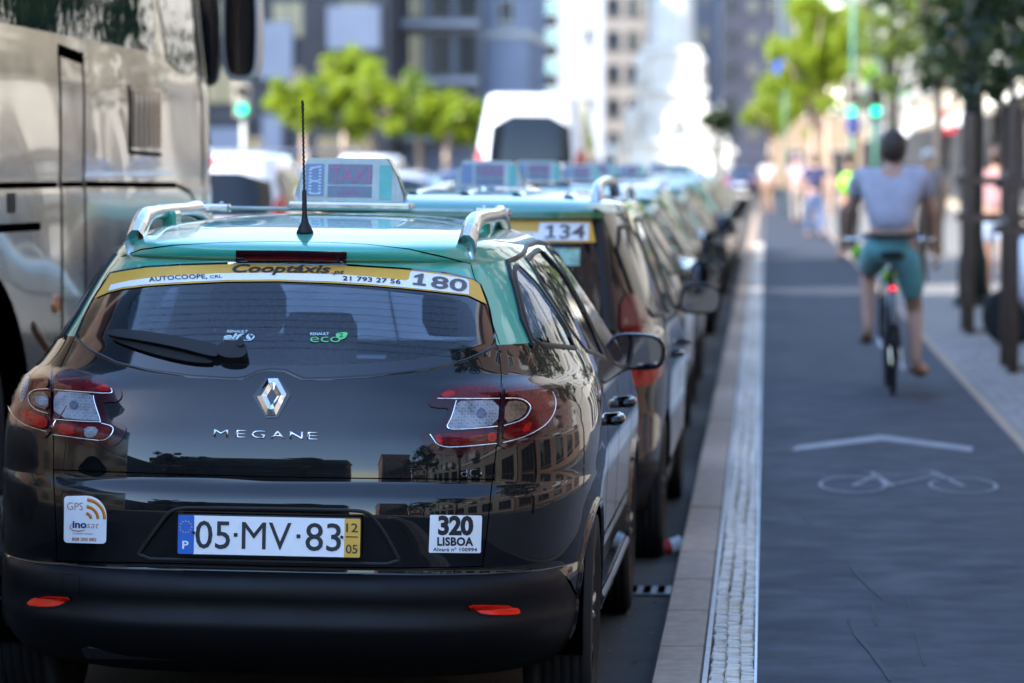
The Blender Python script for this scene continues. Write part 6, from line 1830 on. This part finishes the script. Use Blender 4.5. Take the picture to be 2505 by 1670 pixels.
def person(label, loc, rz, J, top, bottom, hair=M_HAIR, shoe=None, sleeve=.5, leg=1.0, group=None, skinm=M_SKIN, hat=None, scale=1.0):
    """J: joints in metres, figure facing +y"""
    t = thing('person', label, 'person', loc, (0, 0, rz), group); t.scale = (scale,) * 3
    v = {k: Vector(p) for k, p in J.items()}
    V, E, ix = [], [], {}
    def add(k, p, r, to=None):
        ix[k] = len(V); V.append((tuple(p), r))
        if to is not None: E.append((ix[to], ix[k]))
    add('pelvis', v['pelvis'], (.14, .115))
    add('belly', v['pelvis'].lerp(v['chest'], .45), (.135, .10), 'pelvis')
    add('chest', v['chest'], .15, 'belly')
    add('neckb', v['neck'], (.065, .065), 'chest'); add('neck', v['neck'].lerp(v['head'], .38), .055, 'neckb')
    add('head', v['head'], (.084, .098), 'neck'); add('crown', v['head'] + Vector((0, -.005, .085)), (.062, .072), 'head')
    for s in 'LR':
        add('sh' + s, v['sh' + s], .058, 'chest'); add('el' + s, v['el' + s], .042, 'sh' + s); add('wr' + s, v['wr' + s], .029, 'el' + s)
        add('hip' + s, v['hip' + s], .088, 'pelvis'); add('kn' + s, v['kn' + s], .058, 'hip' + s)
        add('calf' + s, v['kn' + s].lerp(v['an' + s], .3) - Vector((0, .012, 0)), .056, 'kn' + s); add('an' + s, v['an' + s], .037, 'calf' + s)
        toe = v['toe' + s]; add('ft' + s, v['an' + s].lerp(toe, .45) - Vector((0, 0, .03)), (.042, .03), 'an' + s); add('toe' + s, toe, (.034, .022), 'ft' + s)
        d = v['wr' + s] - v['el' + s]; hand_nodes(V, E, ix['wr' + s], v['wr' + s], d, Vector((0, -.3, 1)) if abs(d.normalized().z) < .8 else Vector((0, -1, 0)), 1 if s == 'R' else -1)
    skinned('body', V, E, skinm, t)
    h = v['head']
    mb = MB(); mb.ball((h.x, h.y + .092, h.z - .01), (.014, .02, .022), 8, 5); mb.obj('nose', skinm, t, True)
    for s in (-1, 1):
        mb = MB(); mb.ball((h.x + s * .082, h.y, h.z), (.012, .022, .032), 8, 5); mb.obj('ear', skinm, t, True)
        mb = MB(); mb.ball((h.x + s * .032, h.y + .082, h.z + .015), (.012, .008, .008), 8, 5); mb.obj('eye', M_DARKPL, t, True)
    mb = MB(); mb.ball((h.x, h.y + .084, h.z - .05), (.026, .008, .007), 8, 5); mb.obj('mouth', mat('lips', (.3, .1, .09), rough=.5, noise=(30, .1)), t, True)
    if hat is None:
        mb = MB(); r = random.Random(3)
        mb.ball((h.x, h.y - .022, h.z + .030), (.094, .112, .125), 16, 10)
        mb.v = [(p[0] + r.uniform(-.006, .006), p[1] + r.uniform(-.006, .006), max(p[2], h.z - .075 - (.05 if p[1] < h.y - .02 else -.10)) + r.uniform(-.004, .004)) for p in mb.v]
        mb.obj('hair', hair, t, True)
    else:
        mb = MB(); mb.ball((h.x, h.y - .01, h.z + .07), (.10, .115, .075), 16, 8); mb.ball((h.x, h.y + .12, h.z + .055), (.075, .08, .012), 12, 5); mb.obj('cap', hat, t, True)
    # shirt
    V, E, ix = [], [], {}
    add('a', v['pelvis'] + (v['chest'] - v['pelvis']) * .08, .175); add('b', v['pelvis'].lerp(v['chest'], .5), .178, 'a'); add('c', v['chest'], .185, 'b'); add('n', v['chest'].lerp(v['neck'], .8), .10, 'c')
    for s in 'LR':
        add('s' + s, v['sh' + s], .095, 'c'); add('e' + s, v['sh' + s].lerp(v['el' + s], sleeve), .085, 's' + s)
    skinned('shirt', V, E, top, t)
    V, E, ix = [], [], {}
    add('p', v['pelvis'] + Vector((0, 0, .03)), .168); add('q', v['pelvis'] - Vector((0, 0, .02)), .175, 'p')
    for s in 'LR':
        add('h' + s, v['hip' + s] * .97 + v['pelvis'] * .03, .125, 'q')
        if leg <= 1: add('k' + s, v['hip' + s].lerp(v['kn' + s], leg), .088, 'h' + s)
        else:
            add('k' + s, v['kn' + s], .078, 'h' + s); add('a' + s, v['an' + s] + Vector((0, 0, .03)), .058, 'k' + s)
    skinned('shorts' if leg <= 1 else 'trousers', V, E, bottom, t)
    for s in 'LR':
        a, b = v['an' + s], v['toe' + s]
        V = [(tuple(a + (a - b) * .18 - Vector((0, 0, .045))), (.036, .022)), (tuple(a.lerp(b, .5) - Vector((0, 0, .045))), (.046, .03)), (tuple(b - Vector((0, 0, .012))), (.040, .022))]
        skinned('shoe', V, [(0, 1), (1, 2)], shoe or M_DARKPL, t, 1)
    return t
def standing(step=.16, arm=.08):
    return dict(pelvis=(0, 0, .95), chest=(0, .0, 1.32), neck=(0, 0, 1.47), head=(0, .02, 1.62), shL=(-.185, 0, 1.43), shR=(.185, 0, 1.43), elL=(-.24, arm, 1.14), elR=(.24, -arm, 1.14), wrL=(-.25, arm * 2 + .06, .90), wrR=(.25, -arm + .08, .90),
                hipL=(-.09, 0, .90), hipR=(.09, 0, .90), knL=(-.10, step * .6 + .04, .49), knR=(.10, -step * .3 + .05, .49), anL=(-.10, step, .085), anR=(.10, -step, .11), toeL=(-.12, step + .17, .035), toeR=(.12, -step + .16, .03))
# cyclist
J = dict(pelvis=(.0, .02, 1.02), chest=(.0, .16, 1.38), neck=(.0, .21, 1.515), head=(.012, .25, 1.635), shL=(-.19, .19, 1.47), shR=(.19, .19, 1.47), elL=(-.27, .36, 1.23), elR=(.265, .36, 1.23), wrL=(-.285, .62, 1.06), wrR=(.285, .62, 1.06),
         hipL=(-.10, .06, .97), hipR=(.10, .04, .95), knL=(-.15, .45, .80), knR=(.165, .30, .55), anL=(-.155, .28, .42), anR=(.165, .16, .20), toeL=(-.16, .45, .37), toeR=(.24, .33, .155))
CY = (.86, 26.0, 0)
rider = person('cyclist in grey shirt and teal shorts riding away on the cycle path', CY, 0, J, cloth('grey_lilac', (.36, .36, .42)), cloth('teal', (.12, .33, .34)), sleeve=.55, leg=.80, shoe=mat('tan_leather_shoe', (.16, .08, .04), rough=.6, noise=(20, .2)))
mb = MB()
for k in range(24):
    a = 2 * math.pi * k / 24
mb.tube([(.186 * math.cos(2 * math.pi * k / 24), .02 + .148 * math.sin(2 * math.pi * k / 24), 1.068) for k in range(25)], .017, 6); mb.obj('belt', M_DARKPL, rider, True)
bike = thing('bicycle', 'black bicycle with lit red rear lamp under the cyclist', 'bicycle', (.86, 26.0, 0))
M_BFRAME = mat('black_bicycle_frame', (.015, .016, .018), rough=.35, coat=.5, noise=(20, .2))
M_LIMEP = mat('lime_plastic', (.22, .55, .03), rough=.4, noise=(20, .1))
for yw in (-.22, .86):
    mb = MB(); prof = [(.315 + .022 * math.cos(a), .02 * math.sin(a)) for a in [2 * math.pi * k / 8 for k in range(9)]]; mb.lathe(prof, 32, 'x')
    w = mb.obj('wheel', M_RUBBER, bike, True, loc=(0, yw, .335))
    mb = MB(); mb.lathe([(.295, -.012), (.285, -.012), (.285, .012), (.295, .012)], 32, 'x'); mb.obj('rim', M_RIM, w, True)
    mb = MB()
    for k in range(18):
        a = 2 * math.pi * k / 18; mb.tube([(.02 * (-1) ** k, 0, 0), (0, .288 * math.cos(a), .288 * math.sin(a))], .0015, 4)
    tag(mb.obj('spokes', M_CHROME, w), kind='stuff')
    mb = MB(); mb.tube([(0, .36 * math.cos(a), .36 * math.sin(a)) for a in [R(20 + 10 * k) for k in range(15)]], .022, 6); mb.obj('mudguard', M_BFRAME, bike, True, loc=(0, yw, .335))
mb = MB()
for a, b, r_ in (((0, .25, .29), (0, .05, .86), .017), ((0, .25, .29), (0, .70, .82), .02), ((0, .08, .78), (0, .70, .88), .017), ((.06, -.22, .335), (0, .25, .29), .011), ((-.06, -.22, .335), (0, .25, .29), .011), ((.05, -.22, .335), (0, .07, .80), .010), ((-.05, -.22, .335), (0, .07, .80), .010)): mb.tube([a, b], r_, 8)
mb.obj('frame', M_BFRAME, bike, True)
mb = MB(); mb.tube([(.05, .86, .335), (.05, .78, .68), (0, .70, .88), (-.05, .78, .68), (-.05, .86, .335)], .013, 8); mb.obj('fork', M_BFRAME, bike, True)
mb = MB(); mb.tube([(0, .70, .88), (0, .70, 1.02)], .014, 8); mb.tube([(-.30, .60, 1.03), (-.15, .68, 1.03), (0, .70, 1.03), (.15, .68, 1.03), (.30, .60, 1.03)], .012, 8); mb.obj('handlebar', M_CHROME, bike, True)
mb = MB(); mb.tube([(0, .05, .86), (0, .04, .91)], .013, 8); mb.obj('seat_post', M_CHROME, bike, True)
mb = MB(); mb.ball((0, -.03, .935), (.095, .10, .032), 14, 8); mb.ball((0, .12, .935), (.035, .14, .025), 12, 6); mb.obj('saddle', M_DARKPL, bike, True)
mb = MB(); mb.ball((0, -.20, .70), (.022, .015, .03), 10, 6); mb.obj('rear_lamp', mat('lit_bicycle_lamp', (.7, .02, .02), rough=.3, emit=((1, .01, .03), .8), noise=(20, .1)), bike, True)
mb = MB(); mb.ball((0, .55, .78), (.05, .05, .06), 10, 6); mb.obj('lime_bag', M_LIMEP, bike, True)
mb = MB(); mb.ball((-.22, .63, .94), (.04, .03, .05), 10, 6); mb.obj('bell_guard', M_LIMEP, bike, True)
for s, pz, py in ((-1, .335, .33), (1, .13, .22)):
    mb = MB(); mb.tube([(s * .06, .25, .29), (s * .08, py, pz + .02), (s * .16, py, pz + .01)], .010, 6); cr_ = mb.obj('crank', M_CHROME, bike, True)
    mb = MB(); mb.box(s * .17 - .045, s * .17 + .045, py - .035, py + .035, pz - .005, pz + .015); mb.obj('pedal', M_DARKPL, cr_)
mb = MB(); mb.lathe([(.085, -.004), (.09, 0), (.085, .004)], 24, 'x', (.05, .25, .29)); mb.obj('chainring', M_DARKPL, bike, True)

PG = 'people along the avenue'
person('walker in navy shirt and blue jeans on the cycle path far ahead', (1.06, 80.5, 0), R(8), standing(.2), cloth('navy', (.035, .04, .10)), cloth('denim', (.07, .11, .22)), leg=2, sleeve=.6, group=PG)
person('walker in white and pink beside the far end of the queue', (.86, 100, 0), R(-5), standing(.12), cloth('white_pink', (.40, .30, .32)), cloth('cream', (.25, .22, .19)), leg=2, group=PG, hat=cloth('pale_pink', (.45, .30, .33)))
person('walker in a bright white shirt on the path before the far cars', (.10, 118, 0), 0, standing(.15), cloth('white', (.5, .5, .5)), cloth('brown', (.22, .13, .08)), leg=2, group=PG)
person('walker with a white cap standing behind the cyclist\'s shoulder', (2.42, 57, 0), R(20), standing(.1), cloth('grey', (.2, .2, .22)), cloth('brown', (.16, .10, .07)), leg=2, group=PG, hat=cloth('white', (.78, .78, .78)))
person('walker in a pink top behind the wooden stakes', (2.72, 45.5, 0), R(-10), standing(.1), cloth('dusty_pink', (.36, .20, .20)), cloth('pale_blue', (.35, .42, .55)), leg=.7, group=PG)
person('walker in black with a lime green bag left of the cyclist', (1.38, 63, 0), R(5), standing(.12), cloth('black', (.02, .02, .024)), cloth('black', (.02, .02, .024)), leg=2, group=PG)
bag = MB(); bag.ball((0, 0, 0), (.16, .10, .19), 14, 9); tag(bag.obj('backpack', M_LIMEP, None, True, loc=(1.36, 62.83, 1.22)), 'lime green backpack on the walker in black', 'backpack')

# ------------------------------------------------------------------ street furniture
M_POST = mat('dark_green_post_paint', (.005, .010, .008), rough=.65, spec=.25, coat=.0, noise=(6, .3))
M_POSTG = mat('green_mast_paint', (.05, .16, .11), rough=.45, noise=(6, .2))
def lamp_post(label, x, y, r, h, m, name='lamp_post'):
    t = thing(name, label, 'lamp post', (x, y, 0))
    mb = MB(); mb.lathe([(r * 1.5, 0), (r * 1.5, .5), (r * 1.2, .62), (r, .75), (r * .92, h * .5), (r * .7, h)], 18); mb.obj('pole', m, t, True)
    mb = MB(); mb.lathe([(r * 1.9, 0), (r * 1.9, .06), (r * 1.6, .1)], 18); mb.obj('base', m, t, True)
    mb = MB(); mb.tube([(0, 0, h - .1), (-.5, 0, h + .25), (-1.4, 0, h + .3)], r * .45, 8); arm = mb.obj('arm', m, t, True)
    mb = MB(); mb.box(-2.0, -1.35, -.14, .14, h + .22, h + .36, .05); mb.obj('lantern', M_SATIN, t)
    return t
lamp_post('thick dark lamp post behind the wooden stakes', 2.27, 42, .112, 7.5, M_POST)
lamp_post('thin dark lamp post directly behind the cyclist\'s head', 2.56, 79, .085, 7.5, M_POST)
lamp_post('tall green mast in front of the sunlit tree', 2.20, 96, .075, 8.0, M_POSTG)
M_GLOW = mat('lit_green_signal', (.02, .5, .35), rough=.3, emit=((.0, .9, .42), .9), noise=(20, .05))
M_DEAD = mat('unlit_signal_lens', (.05, .02, .015), rough=.2, noise=(20, .2))
def signal(label, x, y, zc, house, post, rz=0):
    t = thing('traffic_signal', label, 'traffic light', (x, y, 0), (0, 0, rz), 'traffic signals')
    mb = MB(); mb.lathe([(.06, 0), (.05, 3.4)], 12); mb.obj('post', post, t, True)
    mb = MB(); mb.box(-.16, .16, -.24, -.06, zc - .16, zc + .82, .03); mb.obj('housing', house, t)
    for k in range(3):
        mb = MB(); mb.lathe([(.10, 0), (.09, -.012), (.04, -.02)], 20, 'y', (0, -.245, zc + .33 * k)); l = mb.obj('lens', M_GLOW if k == 0 else M_DEAD, t, True)
        mb = MB(); pts = [(.125 * math.cos(R(a)), .125 * math.sin(R(a))) for a in range(0, 181, 15)]
        mb.add([(p[0], -.24, zc + .33 * k + p[1]) for p in pts] + [(p[0], -.44, zc + .33 * k + p[1] * .95) for p in pts], [(j, j + 1, j + 1 + len(pts), j + len(pts)) for j in range(len(pts) - 1)]); mb.obj('visor', house, t, True)
    return t
M_HOUSE = mat('black_signal_housing', (.02, .02, .02), rough=.5, noise=(10, .2))
M_HOUSEG = mat('grey_signal_housing', (.28, .25, .21), rough=.5, noise=(10, .2))
signal('green lit traffic signal on a pale post beyond the coach', -10.2, 75, 2.62, M_HOUSEG, mat('pale_post', (.48, .48, .42), rough=.5, noise=(8, .1)))
signal('green lit traffic signal in a grey housing left of the cyclist\'s head', 2.08, 93, 2.80, M_HOUSEG, M_POSTG)
signal('green lit traffic signal in a black housing above the cyclist\'s head', 2.55, 89, 2.76, M_HOUSE, M_POSTG)
def round_sign(label, x, y, z, r, m, rz=0):
    t = thing('road_sign', label, 'road sign', (x, y, 0), (0, 0, rz), 'round blue road signs')
    mb = MB(); mb.lathe([(.03, 0), (.03, z + r)], 10); mb.obj('post', M_POSTG, t, True)
    mb = MB(); mb.lathe([(r, .0), (r, -.02)], 28, 'y', (0, -.04, z)); d = mb.obj('disc', m, t)
    mb = MB(); mb.add([(p[0] * r, -.066, z + p[1] * r) for p in ((-.1, .55), (.1, .55), (.1, -.1), (.35, -.1), (0, -.6), (-.35, -.1), (-.1, -.1))], [(0, 1, 2, 3, 4, 5, 6)]); mb.obj('arrow', M_WHITE, t)
M_SIGNBLUE = mat('road_sign_blue', (.01, .08, .55), rough=.35, noise=(10, .1))
round_sign('blue round arrow sign below the traffic signal', 1.98, 88, 2.42, .24, M_SIGNBLUE, R(50))
round_sign('blue round sign high on a post before the sunlit tree', .60, 112, 4.35, .32, M_SIGNBLUE)
# pharmacy cross on the facade
M_CROSS = mat('lit_green_cross', (.02, .5, .1), rough=.4, emit=((.02, 1.0, .10), .9), noise=(20, .05))
for (lb, x, y, z, s, m) in (('bright green pharmacy cross on the chalk white house', 6.15, 222, 6.55, .62, M_CROSS), ('dull green hanging shop sign between the lamp posts', 6.1, 170, 5.0, .5, mat('green_sign_board', (.03, .22, .09), rough=.5, noise=(5, .1)))):
    t = thing('shop_sign', lb, 'shop sign', (x, y, z))
    mb = MB(); mb.box(-s, s, -.08, .08, -s * .34, s * .34); mb.obj('cross_bar', m, t)
    mb = MB(); mb.box(-s * .34, s * .34, -.075, .075, -s, s); mb.obj('upright', m, t)
    mb = MB(); mb.box(0, .5, -.03, .03, -.03, .03); mb.obj('bracket', M_DARKPL, t)
t = thing('shop_sign', 'red shop sign board on the sand coloured house', 'shop sign', (6.3, 130, 2.95))
mb = MB(); mb.box(-.55, .15, -.08, .08, -.38, .38, .02); mb.obj('board', mat('red_sign_board', (.42, .015, .03), rough=.5, noise=(3, .1)), t)
mb = MB(); mb.box(-.42, .05, -.09, -.082, -.05, .12); mb.obj('white_panel', M_WHITE, t)
for (lb, y0, y1, c) in (('white awning over the first shop of the buttermilk house', 94, 101, (.72, .72, .70)), ('cream awning over the second shop of the buttermilk house', 103, 110, (.66, .60, .50)), ('white awning over the shop beside the red sign', 134, 142, (.72, .72, .70))):
    t = thing('awning', lb, 'awning', (6.5, (y0 + y1) / 2, 3.4), group='awnings over the shops')
    mb = MB(); h = (y1 - y0) / 2; mb.add([(-.02, -h, 0), (-.02, h, 0), (-1.5, h, -.6), (-1.5, -h, -.6), (-.02, -h, -.03), (-.02, h, -.03), (-1.5, h, -.63), (-1.5, -h, -.63)], [(0, 1, 2, 3), (7, 6, 5, 4), (0, 3, 7, 4), (1, 5, 6, 2)]); mb.obj('canopy', cloth('awning_' + lb[:5], c), t)
    mb = MB(); mb.box(-1.52, -1.5, -h, h, -.85, -.6); mb.obj('valance', cloth('awning_' + lb[:5], c), t)
# parked scooter behind the stakes
t = thing('scooter', 'black and white scooter parked behind the nearest wooden stakes', 'scooter', (2.62, 32.6, 0), (0, 0, R(62)))
for yw in (-.6, .6):
    mb = MB(); mb.lathe([(.15, -.05), (.22, -.055), (.25, -.03), (.25, .03), (.22, .055), (.15, .05)], 24, 'x'); w = mb.obj('wheel', M_RUBBER, t, True, loc=(0, yw, .25))
    mb = MB(); mb.lathe([(.15, -.045), (.05, -.05), (.05, .05), (.15, .045)], 20, 'x'); mb.obj('rim', M_RIM, w, True)
mb = MB(); mb.tube([(0, -.75, .55), (0, -.45, .62), (0, -.1, .55), (0, .1, .33), (0, .32, .32)], [.10, .17, .17, .14, .10], 12); mb.obj('body', M_BLACK, t, True)
mb = MB(); mb.tube([(0, .30, .30), (0, .44, .6), (0, .38, .95)], [.12, .20, .10], 12); mb.obj('front_shield', M_WHITEPAINT, t, True)
mb = MB(); mb.tube([(0, -.72, .76), (0, -.4, .80), (0, -.05, .76)], [.10, .14, .11], 10); mb.obj('saddle', M_DARKPL, t, True)
mb = MB(); mb.tube([(-.32, .30, 1.04), (0, .38, 1.0), (.32, .30, 1.04)], .016, 8); mb.obj('handlebar', M_DARKPL, t, True)
mb = MB(); mb.tube([(0, .6, .25), (0, .38, .95)], .03, 8); mb.obj('fork', M_CHROME, t, True)
mb = MB(); mb.ball((0, .48, .9), (.07, .05, .07)); mb.obj('headlamp', M_CLEAR, t, True)
# litter bins / bollards beside the path
for k, (x, y, lb) in enumerate([(2.05, 50.0, 'brown wooden post behind the cyclist\'s right arm'), (1.62, 70, 'brown wooden post left of the cyclist by the path'), (1.72, 73, 'second brown wooden post left of the cyclist')]):
    t = thing('wooden_post', lb, 'post', (x, y, 0), group='wooden posts along the path')
    mb = MB(); mb.lathe([(.06, 0), (.06, 1.35), (.04, 1.4)], 10); mb.obj('post', M_STAKE, t, True)
    mb = MB(); mb.lathe([(.066, 1.1), (.066, 1.16)], 10); mb.obj('band', M_DARKPL, t, True)
# low rail beyond the coach
t = thing('guard_rail', 'low grey guard rail beyond the coach and people carrier', 'railing', (-8.2, 62, .05))
for k in range(5):
    mb = MB(); mb.lathe([(.03, 0), (.03, 1.75)], 8); mb.obj('post', M_HOUSEG, t, True, loc=(-1.6 + k * .8, 0, 0))
for z in (1.70, 1.3, .7):
    mb = MB(); mb.tube([(-1.7, 0, z), (1.7, 0, z)], .03, 8); mb.obj('rail', mat('blue_grey_rail', (.16, .17, .22), rough=.4, noise=(8, .2)), t, True)
